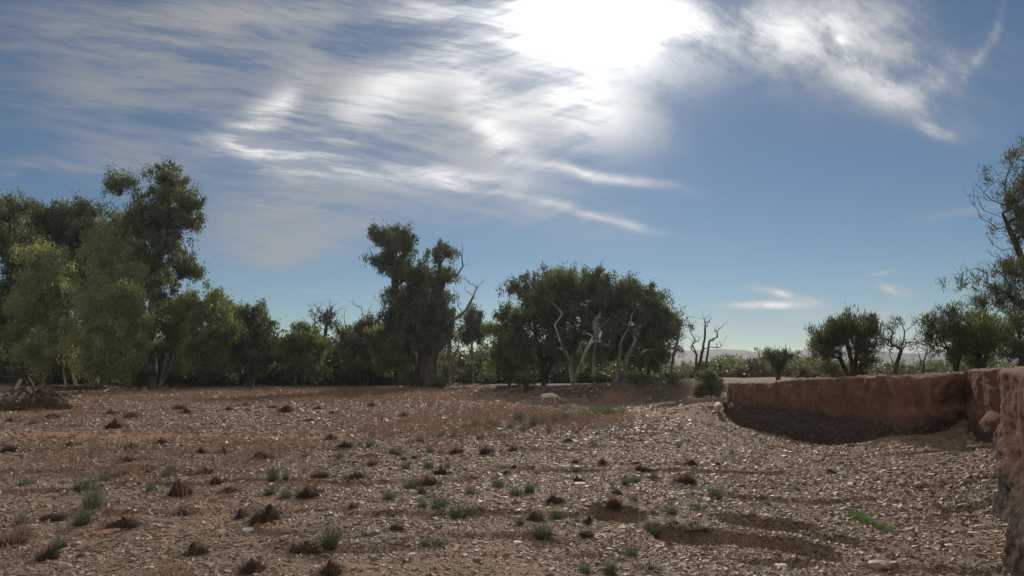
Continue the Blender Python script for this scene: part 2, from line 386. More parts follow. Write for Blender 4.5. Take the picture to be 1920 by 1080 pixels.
# ------------------------------------------------------------------ ground sheet
def build_ground():
    def seg(a, b, step): n = max(2, int(math.log(b / a) / step)); return np.exp(np.linspace(math.log(a), math.log(b), n, endpoint=False))
    r = np.concatenate([seg(.4, 8, .12), seg(8, 19, .006), seg(19, 26, .0028), seg(26, 46, .0019), seg(46, 50, .0033), seg(50, 72, .004), seg(72, 130, .008), seg(130, 2600, .05), [2600.]])
    az = np.concatenate([np.concatenate([np.arange(-48, 30, .14), np.arange(30, 48, .075)]), np.arange(48, 312, 2.0)])
    A, Rr = np.meshgrid(np.radians(az), r, indexing='ij')
    X, Y = Rr * np.sin(A), Rr * np.cos(A)
    Z, s, k, wd, edge = terrain(X.ravel(), Y.ravel(), True)
    x, y = X.ravel(), Y.ravel()
    na, nr = X.shape
    i = np.arange(na)[:, None]; j = np.arange(nr - 1)[None, :]
    a_ = (i * nr + j); b_ = (((i + 1) % na) * nr + j)
    Fq = np.stack([a_, b_, b_ + 1, a_ + 1], -1).reshape(-1, 4)
    # loosen the steep faces: push them in and out with a noise that also varies with height
    e_ = .12; gx = terrain(x + e_, y) - terrain(x - e_, y); gy = terrain(x, y + e_) - terrain(x, y - e_); gl = np.hypot(gx, gy) + 1e-6
    cf = sstep(.03, .2, k) * (1 - sstep(.9, .99, k)) * (1 - sstep(.9, 1.6, wd))
    q1, q2 = x * .8 + Z * 1.1, y * .8 - Z * 1.3
    n3 = fbm(q1, q2, 1.3, 2, 101) * .13 + fbm(q2 * 1.1, q1, .42, 3, 102) * .13 + .08 * sstep(1.9, 1.2, Z + fbm(x, y, 2, 2, 103) * .4)
    cf = cf * (1 - .6 * sstep(27.5, 25, y))
    x = x + cf * n3 * gx / gl; y = y + cf * n3 * gy / gl; Z = Z + cf * fbm(x, y, .3, 2, 104) * .08
    Vs = np.stack([x, y, Z], 1)
    fan = np.array([[0, 0, 0]])
    # attributes
    cliff = sstep(.02, .10, k) * (1 - sstep(.93, .995, k)) * (1 - sstep(.9, 2.2, wd))
    top = sstep(.9, 1.0, k)
    sx, sy = ground_hit_flat(120, 826)
    sand = .85 * np.exp(-(((x - sx) / 13) ** 2 + ((y - sy) / 1.9) ** 2) * 1.0)
    sand = np.clip(sand + .5 * sstep(.25, .6, fbm(x, y, 5, 3, 61)) + .15 * sstep(60, 75, y) * sstep(15, 5, x), 0, 1)
    moss = sstep(-2, 2, edge) * sstep(.0, .5, fbm(x, y, 6, 2, 71)) * sstep(8, 14, x) * sstep(45, 35, y) * 1.2
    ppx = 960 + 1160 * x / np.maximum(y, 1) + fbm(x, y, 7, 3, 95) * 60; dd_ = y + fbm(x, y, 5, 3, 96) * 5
    litter_shade = sstep(840, 900, ppx) * sstep(1330, 1270, ppx) * sstep(57, 59, dd_ - np.maximum(0, 1100 - ppx) * .045) * sstep(135, 120, dd_) * (y > 20)  # litter tone that also paints in the grove's shade on bank and ground
    litter_shade = np.maximum(litter_shade, sstep(560, 500, ppx) * sstep(84, 90, dd_) * .8 * (y > 20))
    attrs = {'cliff': cliff * (1 - litter_shade), 'top': top, 'sand': sand, 'moss': moss, 'litter_shade': litter_shade}
    kf = k[Fq].mean(1); wf = wd[Fq].mean(1)
    cls = np.where(kf < .04, 0, np.where(kf > .96, 2, 1))
    names = ['creek_bed', 'creek_bank', 'ground']
    for c, nm in enumerate(names):
        fq = Fq[cls == c]
        u, inv = np.unique(fq, return_inverse=True)
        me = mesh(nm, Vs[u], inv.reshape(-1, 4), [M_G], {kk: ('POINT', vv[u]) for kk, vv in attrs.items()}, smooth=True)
        o = obj(nm, me); tag(o, kind='structure')
build_ground()

# the cut face of the bank: buttresses stepped to keep the near face in shade, crumbling lip, cobble ledge at the foot
def build_cut_face():
    P_ = [np.array(b[0], float) for b in BANK]; W_ = [b[1] for b in BANK]
    i0 = 1; i1 = next(i for i, b in enumerate(BANK) if abs(b[0][0] - P(1372, 46)[0]) < 1e-6)
    pts, zt = [], []
    for i in range(i0, i1):
        L = np.linalg.norm(P_[i + 1] - P_[i]); n = max(1, int(L / .07))
        for j in range(n): pts.append(P_[i] + (P_[i + 1] - P_[i]) * j / n); zt.append(W_[i] + (W_[i + 1] - W_[i]) * j / n)
    pts = np.array(pts); zt = np.array(zt)
    def smooth(a, m):
        k = np.ones(m) / m; return np.stack([np.convolve(np.pad(c, (m // 2, m // 2), mode='edge'), k, mode='valid')[:len(c)] for c in a.T], 1)
    pts = smooth(pts, 7); tan = smooth(np.gradient(pts, axis=0), 15); tan /= np.linalg.norm(tan, axis=1)[:, None]
    nin = np.stack([-tan[:, 1], tan[:, 0]], 1)               # towards the creek
    arc = np.concatenate([[0], np.cumsum(np.linalg.norm(np.diff(pts, axis=0), axis=1))])
    x, y = pts[:, 0], pts[:, 1]
    near = sstep(27.6, 26.6, y)
    ztop = terrain(x - nin[:, 0] * 1.1, y - nin[:, 1] * 1.1) + .05 + .07 * fbm(x, y, .6, 3, 201)
    zbot = np.minimum(terrain(x + nin[:, 0] * .6, y + nin[:, 1] * .6), terrain(x, y)) - .35
    nz = 64; V_, cl, tp = [], [], []
    rr = np.random.default_rng(31); cuts = np.cumsum(rr.uniform(.5, 2.1, 90))
    for r in range(nz + 6):
        u = min(1, r / nz); Z = zbot + (ztop - zbot) * u
        ph = arc + fbm(arc, Z, 1.8, 2, 205) * .40
        k = np.searchsorted(cuts, ph); lo = np.where(k > 0, cuts[np.clip(k - 1, 0, 89)], 0); hi = cuts[np.clip(k, 0, 89)]
        f = np.clip((ph - lo) / (hi - lo), 0, 1); saw = (hi - lo) * .30 * np.where(f < .88, f / .88, (1 - f) / .12)  # sawtooth plan shaped so visible near faces turn from the sun
        q1, q2 = arc + Z * .35, Z - arc * .2
        rough = fbm(q1, q2, .9, 3, 202) * (.16 - .07 * near) + fbm(q1, q2 * 1.3, .28, 3, 203) * (.075 - .045 * near) + vnoise(q1 * 1.0, q2, .12, 204) * .02
        rill = -.10 * sstep(.35, .7, fbm(arc, Z * .15, .8, 2, 206)) * u
        h = Z - zbot
        ledge = .22 * sstep(1.5, 1.1, h + fbm(arc, Z, 1.2, 2, 207) * .35) + .25 * np.exp(-h / .35)
        off = .50 + (saw - .34) * near + rough + rill + ledge - .10 * u
        off = off * (1 - .55 * sstep(.965, 1.0, u) * (r >= nz - 3)) 
        if r > nz:
            back = (r - nz) * .28; off = off - back; zz = Z * 1.0
            zz = np.maximum(terrain(x + nin[:, 0] * off, y + nin[:, 1] * off), Z - .12) + .02 - .05 * (r - nz >= 5)
        else: zz = Z + fbm(arc, Z, .3, 2, 208) * .03
        V_.append(np.stack([x + nin[:, 0] * off, y + nin[:, 1] * off, zz], 1)); c = 1.0 if r < nz - 1 else 0.0
        cl.append(np.full(len(x), c)); tp.append(np.full(len(x), 1 - c))
    V_ = np.concatenate(V_); n = len(x); i = np.arange(n - 1)[None]; j = np.arange(nz + 5)[:, None]; a = j * n + i
    Q = np.stack([a, a + n, a + n + 1, a + 1], -1).reshape(-1, 4)
    z0 = np.zeros(len(V_))
    o = obj('creek_bank', mesh('creek_bank', V_, Q, [M_G], {'cliff': ('POINT', np.concatenate(cl)), 'top': ('POINT', np.concatenate(tp)), 'sand': ('POINT', z0), 'moss': ('POINT', z0), 'litter_shade': ('POINT', z0)}, smooth=True))
    tag(o, kind='structure')
build_cut_face()

# distant hills
def build_hills():
    m, t, b = mat('hill_scrub')
    co = t.n.new('ShaderNodeTexCoord').outputs['Object']
    t.set(b.inputs['Base Color'], t.mix(t.ramp(t.noise(co, .02, 4), .4, .6), (.022, .028, .028), (.05, .042, .04))); b.inputs['Roughness'].default_value = .9
    prof = [(p_, h_ + 12) for p_, h_ in [(-200, 15), (300, 14), (700, 12), (1100, 13), (1280, 20), (1350, 26), (1400, 22), (1440, 14), (1490, 17), (1540, 28), (1600, 22), (1650, 22), (1710, 14), (1760, 16), (1850, 20), (2000, 15), (2200, 10)]]
    pxs = np.linspace(-200, 2200, 500); hh = np.interp(pxs, *zip(*prof)) + np.array([fbm(np.array([p]), np.array([0.]), 60, 3, 5)[0] for p in pxs]) * 2.5
    D = 1700; rows = np.linspace(0, 1, 14)
    V_ = []
    for p, h in zip(pxs, hh):
        for r_ in rows:
            d = D - 500 + 500 * r_ + 0
            X = (p - 960) / 1160 * d
            z = 4 + (h / 1160 * D) * math.sin(r_ * math.pi / 2) ** 1.3 + fbm(np.array([X]), np.array([d]), 120, 3, 8)[0] * 4 * r_
            V_.append((X, d, z - 3 * (1 - r_)))
        V_.append(((p - 960) / 1160 * (D + 400), D + 400, 0))
    V_ = np.array(V_); n = 15
    i = np.arange(len(pxs) - 1)[:, None]; j = np.arange(n - 1)[None, :]
    a = i * n + j
    tag(obj('hills', mesh('hills', V_, np.stack([a, a + n, a + n + 1, a + 1], -1).reshape(-1, 4), [m], smooth=True)), kind='structure')
build_hills()

# ------------------------------------------------------------------ instancing of uncountable stuff
def instancer(name, pts, rot, scl, idx, protos):
    me = bpy.data.meshes.new(name); me.vertices.add(len(pts)); me.vertices.foreach_set('co', np.asarray(pts, np.float32).ravel())
    for nm, arr, ty in (('rot', rot, 'FLOAT_VECTOR'), ('scl', scl, 'FLOAT_VECTOR'), ('idx', idx, 'INT')):
        a = me.attributes.new(nm, ty, 'POINT')
        if ty == 'INT': a.data.foreach_set('value', np.asarray(arr, np.int32))
        else: a.data.foreach_set('vector', np.asarray(arr, np.float32).ravel())
    me.update(); o = obj(name, me)
    col = bpy.data.collections.new(name + '_shapes')
    for i, pm in enumerate(protos):
        po = bpy.data.objects.new('%s_shape_%02d' % (name, i), pm); col.objects.link(po)
    ng = bpy.data.node_groups.new(name + '_scatter', 'GeometryNodeTree')
    ng.interface.new_socket('Geometry', in_out='INPUT', socket_type='NodeSocketGeometry')
    ng.interface.new_socket('Geometry', in_out='OUTPUT', socket_type='NodeSocketGeometry')
    gi, go = ng.nodes.new('NodeGroupInput'), ng.nodes.new('NodeGroupOutput')
    ci = ng.nodes.new('GeometryNodeCollectionInfo'); ci.inputs[0].default_value = col
    ci.inputs['Separate Children'].default_value = True; ci.inputs['Reset Children'].default_value = True
    ip = ng.nodes.new('GeometryNodeInstanceOnPoints'); ip.inputs['Pick Instance'].default_value = True
    def na(nm, ty):
        n = ng.nodes.new('GeometryNodeInputNamedAttribute'); n.data_type = ty; n.inputs[0].default_value = nm; return n.outputs[0]
    L = ng.links
    L.new(gi.outputs[0], ip.inputs['Points']); L.new(ci.outputs[0], ip.inputs['Instance'])
    L.new(na('idx', 'INT'), ip.inputs['Instance Index']); L.new(na('rot', 'FLOAT_VECTOR'), ip.inputs['Rotation']); L.new(na('scl', 'FLOAT_VECTOR'), ip.inputs['Scale'])
    L.new(ip.outputs[0], go.inputs[0])
    md = o.modifiers.new('scatter', 'NODES'); md.node_group = ng
    return o
def slab_mesh(nm, rng, m, n=7, flat=.3):
    a = np.sort(rng.random(n)) * 2 * np.pi; r = .5 * (.7 + .3 * rng.random(n))
    bx, by = r * np.cos(a), r * np.sin(a) * (.5 + .35 * rng.random())
    V_ = []
    for zz, s in ((-.5, .88), (.05, 1.0), (.5, .78 + .1 * rng.random())):
        V_ += [(x * s + rng.normal() * .02, y * s + rng.normal() * .02, (zz + rng.normal() * .09) * flat) for x, y in zip(bx, by)]
    V_ = np.array(V_); q = []
    for k in range(2):
        for i in range(n): j = (i + 1) % n; q.append([k * n + i, k * n + j, (k + 1) * n + j, (k + 1) * n + i])
    return mesh(nm, V_, [np.array(q), np.array([list(range(2 * n, 3 * n))]), np.array([list(range(n - 1, -1, -1))])], [m])
def in_view(x, y): return np.abs(x) < .86 * y + 1.5
def build_stones():
    rng = np.random.default_rng(5)
    protos = [slab_mesh('stone_%02d' % i, rng, M_STONE, int(rng.integers(5, 9)), [.16, .25, .35, .22][i % 4]) for i in range(16)]
    X, Y, S = [], [], []
    for r0, r1, dens, smean in ((8.8, 13, 760, .036), (13, 19, 430, .045), (19, 28, 210, .060), (28, 42, 125, .090), (42, 62, 36, .12), (62, 95, 11, .17)):
        n = int(dens * 1.50 * (r1 ** 2 - r0 ** 2) / 2)
        r = np.sqrt(rng.uniform(r0 ** 2, r1 ** 2, n)); a = rng.uniform(-.75, .75, n)
        X.append(r * np.sin(a)); Y.append(r * np.cos(a)); S.append(np.exp(rng.normal(math.log(smean), .62, n)))
    for cx, cy, a_, b_, dp, tl in PITS:
        n = int(1400 * a_ * b_ * min(1, 1.5 / a_ ** 2)) ; X.append(cx + rng.normal(0, a_ * .75, n)); Y.append(cy + rng.normal(0, b_ * .8, n)); S.append(np.exp(rng.normal(math.log(.05), .5, n)))
    x, y, s = np.concatenate(X), np.concatenate(Y), np.concatenate(S)
    m = in_view(x, y); x, y, s = x[m], y[m], s[m]
    z, sd_, k, wd, edge = terrain(x, y, True)
    sx, sy = ground_hit_flat(120, 826)
    sandy = np.exp(-(((x - sx) / 13) ** 2 + ((y - sy) / 1.9) ** 2)) * .9
    patch = .45 * sstep(.15, .5, fbm(x, y, 3.2, 3, 61)) + .25 * sstep(.15, .5, fbm(x, y, 1.1, 2, 62))
    keep = (rng.random(len(x)) > np.clip(sandy + patch, 0, .95)) & ((k < .12) | ((wd > 1.0) & (k < .97) & (y < 80)))
    chan = sstep(-1, 3, edge) * sstep(20, 30, y)
    s = s * (1 - .28 * chan) * (1 + .25 * sstep(.1, .6, fbm(x, y, 5, 2, 63)))
    s = np.minimum(s, .05 + .0105 * np.hypot(x, y))
    x, y, z, s = x[keep], y[keep], z[keep], s[keep]
    e = .08
    gx = (terrain(x + e, y) - z) / e; gy = (terrain(x, y + e) - z) / e
    gx, gy = np.clip(gx, -1.2, 1.2), np.clip(gy, -1.2, 1.2)
    n = len(x)
    rot = np.stack([np.arctan(gy) + rng.normal(0, .33, n), -np.arctan(gx) + rng.normal(0, .33, n), rng.uniform(0, 6.28, n)], 1)
    scl = np.stack([s * 1.25, s * rng.uniform(.8, 1.25, n), s * rng.uniform(.7, 1.5, n)], 1)
    o = instancer('gravel', np.stack([x, y, z + s * .0], 1), rot, scl, rng.integers(0, 16, n), protos)
    tag(o, 'grey brown gravel and flat stones covering the dry creek bed', 'gravel', kind='stuff')
    print('stones', n)
build_stones()

# ------------------------------------------------------------------ blades and tussocks
def blades(rng, n, rad, h, w, lean, mi=0, seg=3, base_sq=1.0):
    """n curved strips; returns verts, quads, tint"""
    a = rng.uniform(0, 2 * np.pi, n); r = rad * np.sqrt(rng.random(n))
    bx, by = r * np.cos(a), r * np.sin(a) * base_sq
    out = a + rng.normal(0, .6, n); hh = h * rng.uniform(.45, 1.1, n); le = lean * rng.uniform(.3, 1.5, n) * (0.3 + r / max(rad, 1e-6))
    perp = out + np.pi / 2 + rng.normal(0, .5, n)
    V_ = np.zeros((n, (seg + 1) * 2, 3))
    for k in range(seg + 1):
        t = k / seg
        cx = bx + np.cos(out) * le * t ** 1.6; cy = by + np.sin(out) * le * t ** 1.6
        cz = hh * (t - .35 * np.clip(le / h, 0, 1.5) * t * t) - .02
        ww = w * (1 - .8 * t) / 2
        V_[:, 2 * k] = np.stack([cx - np.cos(perp) * ww, cy - np.sin(perp) * ww, cz], 1)
        V_[:, 2 * k + 1] = np.stack([cx + np.cos(perp) * ww, cy + np.sin(perp) * ww, cz], 1)
    b = np.arange(n)[:, None, None] * (seg + 1) * 2
    kk = np.arange(seg)[None, :, None] * 2
    q = (b + kk + np.array([0, 1, 3, 2])[None, None, :]).reshape(-1, 4)
    return V_.reshape(-1, 3), q, np.repeat(rng.random(n), seg)
M_DEAD = leaf_mat('dead_grass', (.030, .020, .014), (.10, .056, .032), .15, (1.2, 1.0, .7), .7)
M_RUST = leaf_mat('rust_grass', (.16, .105, .073), (.27, .185, .13), .3, (1.2, 1.0, .8), .7)
M_GREEN = leaf_mat('green_grass', (.040, .060, .038), (.105, .14, .075), .35, (1.3, 1.4, 1.0), .45)
M_STRAW = leaf_mat('straw', (.30, .24, .16), (.52, .45, .34), .3, (1.1, 1.0, .9), .6)
M_MOUND = bark_mat('tussock_root', (.028, .021, .016), (.07, .048, .034), 25)
def combine(parts, nm, mats):
    Vs, Qs, T, Mi = [], [], [], []; o = 0
    for v, q, t, mi in parts: Vs.append(v); Qs.append(q + o); T.append(t); Mi.append(np.full(len(q), mi)); o += len(v)
    return mesh(nm, np.concatenate(Vs), np.concatenate(Qs), mats, {'tint': ('FACE', np.concatenate(T))}, mat_idx=np.concatenate(Mi))
def dome(rng, rad, h, nu=14, nv=5):
    V_ = []; 
    for j in range(nv + 1):
        t = j / nv * math.pi / 2
        for i in range(nu):
            a = i / nu * 2 * math.pi; k = 1 + .22 * math.sin(a * 2 + rng.random() * .6) + rng.normal() * .06
            V_.append((rad * math.cos(t) * math.cos(a) * k, rad * math.cos(t) * math.sin(a) * k, h * math.sin(t) * (1 + rng.normal() * .22) * (1 + .3 * math.cos(a)) - .05))
    q = [[j * nu + i, j * nu + (i + 1) % nu, (j + 1) * nu + (i + 1) % nu, (j + 1) * nu + i] for j in range(nv) for i in range(nu)]
    return np.array(V_), np.array(q), np.zeros(len(q))
rg = np.random.default_rng(77)
def tuss(kind, i):
    if kind == 'mound':
        ps = [(*dome(rg, .36, .20 + .12 * rg.random()), 1), (*blades(rg, 420, .40, .40, .016, .34), 0), (*blades(rg, 40 + 40 * (i % 3), .25, .62, .010, .16), 2)]
        return combine(ps, 'dead_tussock', [M_DEAD, M_MOUND, M_RUST])
    if kind == 'green':
        ps = [(*dome(rg, .22, .10), 1), (*blades(rg, 230, .26, .62, .014, .32), 0), (*blades(rg, 40, .28, .5, .012, .40), 2)]
        return combine(ps, 'green_tussock', [M_GREEN, M_MOUND, M_STRAW if i % 2 else M_DEAD])
    if kind == 'straw':
        ps = [(*dome(rg, .3, .16), 1), (*blades(rg, 130, .36, .42, .016, .52), 0), (*blades(rg, 170, .36, .45, .014, .35), 2)]
        return combine(ps, 'straw_tussock', [M_STRAW, M_MOUND, M_DEAD])
TU = {k: [tuss(k, i) for i in range(5)] for k in ('mound', 'green', 'straw')}
MOUNDS = [(16,845,20),(224,890,22),(303,830,18),(244,840,18),(381,886,28),(337,924,32),(427,919,25),(98,970,30),(228,982,40),(454,969,20),(366,1035,34),(405,905,20),(472,1066,36),(88,1045,30),(22,1014,38),(415,848,20),(376,848,16),(237,862,22),(281,883,12),(130,834,15),
 (489,856,26),(509,886,18),(599,891,26),(664,893,28),(695,869,22),(756,861,12),(777,858,14),(855,847,20),(912,847,22),(576,927,40),(797,904,36),(791,925,20),(496,971,40),(577,1026,42),(619,1070,34),(659,950,18),(824,886,22),(743,992,22),(453,969,18),(645,836,20),
 (1065,827,13),(1078,866,14),(1130,867,15),(960,843,14),(1296,870,20),(1285,901,36),(1155,924,20),(1152,948,24),(1041,939,26),(1085,901,18),(1222,883,14),(950,887,14),(1202,878,16),(1103,979,16),(1004,972,26),
 (536,770,22),(595,766,12),(511,764,12),(695,760,12),(757,780,18),(625,774,14),(579,787,14),(620,821,18),(647,836,18),(209,775,18),(244,781,20),(213,800,24),(98,782,20),(18,790,12),(60,795,14),(335,765,20),(347,773,16),(428,768,14),(1560,885,12),(460,760,12),(1345,870,10),(1100,1004,20)]
GREENS = [(43,906,26),(193,900,26),(311,890,20),(280,919,22),(174,948,44),(153,979,36),(109,1025,28),(39,980,24),(152,914,30),(319,883,16),(571,856,14),(506,925,24),(536,931,24),(511,897,24),(536,896,18),(619,1020,40),(729,932,26),(769,914,28),(793,948,22),(825,949,34),(861,966,40),
 (760,879,18),(803,875,22),(839,874,16),(882,925,18),(902,953,16),(634,858,16),(745,849,22),(787,826,14),(767,828,16),(806,847,16),(826,817,16),(850,816,18),(881,809,14),(915,805,16),(899,821,14),(798,1020,22),(821,1020,24),(941,818,18),(984,805,20),(1030,808,16),(1273,838,10),(933,912,26),(967,924,26),(993,920,24),
 (1174,906,20),(1191,901,20),(1226,896,16),(1187,937,18),(1342,930,28),(1304,952,24),(1259,961,20),(1222,1000,38),(1183,1038,28),(1043,969,26),(1017,1002,34),(1096,1070,24),(1144,1072,30),(975,981,20),(1080,883,12),(735,848,16),(693,836,20),(920,797,14),(955,800,14),(1000,797,14),(1015,792,12),(1040,793,12),(1060,788,12),(1075,786,12),(1090,783,12),(1105,781,11),(1120,778,11),(1135,777,11),(1150,775,11),(1163,773,10),(870,802,14),(890,798,12),(972,790,12),(1048,779,11),(1115,770,11),(1495,918,12),(1372,853,10),(1440,945,14)]
STRAWS = [(1217,1062,52),(1264,979,34),(366,1018,20),(1300,992,36),(340,960,34),(40,1000,30),(1030,1000,24)]
def band(py): return 0 if py >= 990 else 1 if py >= 930 else 2 if py >= 875 else 3 if py >= 830 else 4 if py >= 795 else 5
BN = ['along the bottom edge', 'on near gravel', 'on lower middle gravel', 'on middle gravel', 'on upper middle gravel', 'by far red grass']
def ordinal(i): return ['first', 'second', 'third', 'fourth', 'fifth', 'sixth', 'seventh', 'eighth', 'ninth', 'tenth', 'eleventh', 'twelfth', 'thirteenth', 'fourteenth', 'fifteenth', 'sixteenth', 'seventeenth', 'eighteenth', 'nineteenth', 'twentieth', 'twenty-first', 'twenty-second', 'twenty-third', 'twenty-fourth', 'twenty-fifth', 'twenty-sixth', 'twenty-seventh', 'twenty-eighth', 'twenty-ninth', 'thirtieth'][i]
def place_tussocks(lst, kind, name, cat, look, group):
    base_w = {'mound': .95, 'green': .75, 'straw': 1.0}[kind]
    bands = {}
    for it in lst: bands.setdefault(band(it[1]), []).append(it)
    for b, its in bands.items():
        its.sort()
        for i, (px, py, w) in enumerate(its):
            x, y, z = hit(px, py + w * .15)
            s = w * y / 1160 / base_w
            o = obj(name, random.choice(TU[kind]), loc=(x, y, z - .02 * s))
            o.rotation_euler = (0, 0, random.uniform(0, 6.28)); sh = random.uniform(.85, 1.2)
            s *= 1.8 if (kind == 'green' and py < 800) else 1.0
            s *= {'mound': 1.35, 'green': 1.05, 'straw': 1.1}[kind]; sh *= random.uniform(.85, 1.25); hs = s * random.uniform(.95, 1.5) / max(sh, .9)
            o.scale = (s * sh, s, hs)
            size = 'big ' if w >= 32 else 'small ' if w <= 16 else ''
            tag(o, '%s%s %s, %s from the left' % (size, look, BN[b], ordinal(i)), cat, group)
place_tussocks(MOUNDS, 'mound', 'dead_tussock', 'tussock', 'dark dead grass mound', 'dead grass mounds scattered on the gravel')
place_tussocks(GREENS, 'green', 'green_tussock', 'tussock', 'grey-green grass tuft', 'green grass tufts scattered on the gravel')
place_tussocks(STRAWS, 'straw', 'straw_tussock', 'tussock', 'pale bleached straw tussock', 'bleached straw tussocks in the foreground')

for i in range(60):
    px, py = random.uniform(20, 1350), 790 + 250 * random.random() ** 1.3
    x, y, z = hit(px, py); o = obj('root_clod', random.choice(TU['mound']), loc=(x, y, z - .03)); w = random.uniform(7, 13) * (1 + (py - 790) / 300)
    k = w * y / 1160 / .95; o.scale = (k * random.uniform(.8, 1.4), k, k * random.uniform(.8, 1.3)); o.rotation_euler = (0, 0, random.uniform(0, 6.28))
    tag(o, 'tiny dark clod of dead roots hardly bigger than the stones round it', 'clod', 'tiny dark clods strewn over the gravel')
# dry red grass: thin stand, uncountable
def build_dry_grass():
    rng = np.random.default_rng(9)
    protos = []
    for i in range(6):
        v, q, t = blades(rng, 16, .22, .45, .013, .16, seg=2)
        protos.append(combine([(v, q, t, 0)], 'dry_grass_%d' % i, [M_RUST]))
    X, Y, S = [], [], []
    regions = [(250, 1000, 726, 740, 4200), (150, 1060, 732, 758, 3600), (-60, 300, 742, 800, 700), (780, 1120, 752, 792, 650), (940, 1170, 768, 800, 600),
               (560, 1000, 760, 830, 700), (0, 500, 800, 900, 260), (350, 700, 800, 860, 200), (0, 60, 960, 1020, 8), (290, 325, 1040, 1080, 5), (150, 190, 900, 950, 6)]
    for a, b, c, d, n in regions:
        px, py = rng.normal((a + b) / 2, (b - a) / 3.4, n), rng.normal((c + d) / 2, (d - c) / 3.4, n)
        for p, q in zip(px, py):
            x, y = ground_hit_flat(p, q, .25); X.append(x); Y.append(y); S.append(rng.uniform(.6, 1.3))
    x, y, s = np.array(X), np.array(Y), np.array(S)
    keep = fbm(x, y, 4, 3, 91) > -.25 + .25 * rng.normal(size=len(x)) * .6
    x, y, s = x[keep], y[keep], s[keep]
    z, sd_, k, wd, e = terrain(x, y, True)
    m = k < .8; x, y, z, s = x[m], y[m], z[m], s[m]; n = len(x)
    o = instancer('dry_grass', np.stack([x, y, z], 1), np.stack([rng.normal(0, .08, n), rng.normal(0, .08, n), rng.uniform(0, 6.28, n)], 1),
                  np.stack([s * 1.3, s * 1.3, s], 1), rng.integers(0, 6, n), protos)
    tag(o, 'thin dry red brown grass standing across the far creek bed', 'dry grass', kind='stuff')
build_dry_grass()

# bright green weed patch, right foreground
def weed_patch():
    rng = np.random.default_rng(19)
    a, b = hit(1590, 962), hit(1660, 995)
    parts = []
    for i in range(46):
        t = rng.random(); x = a[0] + (b[0] - a[0]) * t + rng.normal() * .11; y = a[1] + (b[1] - a[1]) * t + rng.normal() * .16
        v, q, tt = blades(rng, 34, .10, .15, .013, .10, seg=2)
        v = v + np.array([x - a[0], y - a[1], tz(x, y) - a[2]]); parts.append((v, q, tt, 0))
    m = leaf_mat('weed_leaf', (.05, .085, .028), (.11, .165, .055), .4)
    o = obj('weed_patch', combine(parts, 'weed_patch', [m]), loc=a)
    tag(o, 'bright green strip of low weeds on gravel before the right bank', 'weeds')
weed_patch()

# ------------------------------------------------------------------ loose rocks and sticks that stand out
def rock_mesh(rng, m, sx=1, sy=.7, sz=.45, n=2):
    import bmesh
    bm = bmesh.new(); bmesh.ops.create_icosphere(bm, subdivisions=n, radius=.5)
    for v in bm.verts:
        d = v.co.normalized(); k = 1 + .35 * float(vnoise(np.array([d.x * 2 + d.z]), np.array([d.y * 2 - d.z]), 1.0, int(rng.integers(50)) * 0 + 3)[0])
        v.co = Vector((v.co.x * k * sx, v.co.y * k * sy, max(v.co.z * k * sz, -.12)))
    me = bpy.data.meshes.new('rock'); bm.to_mesh(me); bm.free(); me.materials.append(m)
    return me
M_ROCKS = {'orange': stone_mat('orange_rock', [(.42, .22, .13), (.45, .25, .15)]), 'pale': stone_mat('pale_rock', [(.45, .40, .33), (.5, .44, .37)]),
           'grey': stone_mat('dark_rock', [(.09, .075, .065), (.11, .09, .08)]), 'brown': stone_mat('brown_rock', [(.24, .17, .13), (.28, .2, .15)])}
for px, py, w, hgt, c, lb in [
    (203, 998, 32, .22, 'orange', 'flat orange rock lying among gravel at the lower left'),
    (466, 995, 26, .3, 'pale', 'pale buff stones beside the big dead grass mound'),
    (120, 1066, 24, .7, 'brown', 'rounded brown rock at the lower left edge of the frame'),
    (279, 1066, 18, .3, 'pale', 'pale flat slab at the bottom left gravel'),
    (695, 1003, 28, .5, 'grey', 'dark grey rounded rock in the centre foreground'),
    (824, 887, 22, .4, 'grey', 'dark flat rock behind the leaning dead mound'),
    (772, 1040, 12, .4, 'pale', 'small pale rock low in the centre foreground'),
    (1134, 959, 10, .8, 'pale', 'small white block on the rim of the small scour hole'),
    (894, 1052, 14, .7, 'grey', 'round dark cobble in the centre foreground'),
    (1650, 1062, 44, .35, 'brown', 'large tan slab in the bottom right gravel'),
    (1462, 1064, 24, .35, 'pale', 'pale slab below the large scour hollow'),
    (1840, 990, 22, .4, 'brown', 'angular tan slab on the gravel slope by the right bank'),
    (1825, 1000, 16, .25, 'pale', 'pale flat slab on the gravel slope by the right bank'),
    (1780, 1024, 18, .3, 'pale', 'pale slanting slab low on the right gravel slope'),
    (1736, 902, 12, .3, 'pale', 'pale chip of stone on the upper right gravel slope'),
    (1724, 912, 18, .6, 'brown', 'tan boulder at the head of the gravel slope'),
    (1085, 909, 22, .3, 'orange', 'flat orange stone patch in the middle gravel'),
    (1057, 876, 10, .5, 'pale', 'small pale stone on the middle gravel'),
    (968, 1018, 16, .3, 'pale', 'cream coloured slab right of the centre foreground'),
    (972, 959, 14, .3, 'pale', 'cream chip on the centre gravel')]:
    x, y, z = hit(px, py); s = w * y / 1160
    o = obj('rock', rock_mesh(RNG, M_ROCKS[c], 1.0, .7, hgt), loc=(x, y, z + s * .03)); o.scale = (s * 1.1, s * 1.1, s * 1.1); o.rotation_euler = (random.uniform(-.1, .1), random.uniform(-.1, .1), random.uniform(-.5, .5))
    tag(o, lb, 'rock', 'larger rocks on the creek bed')

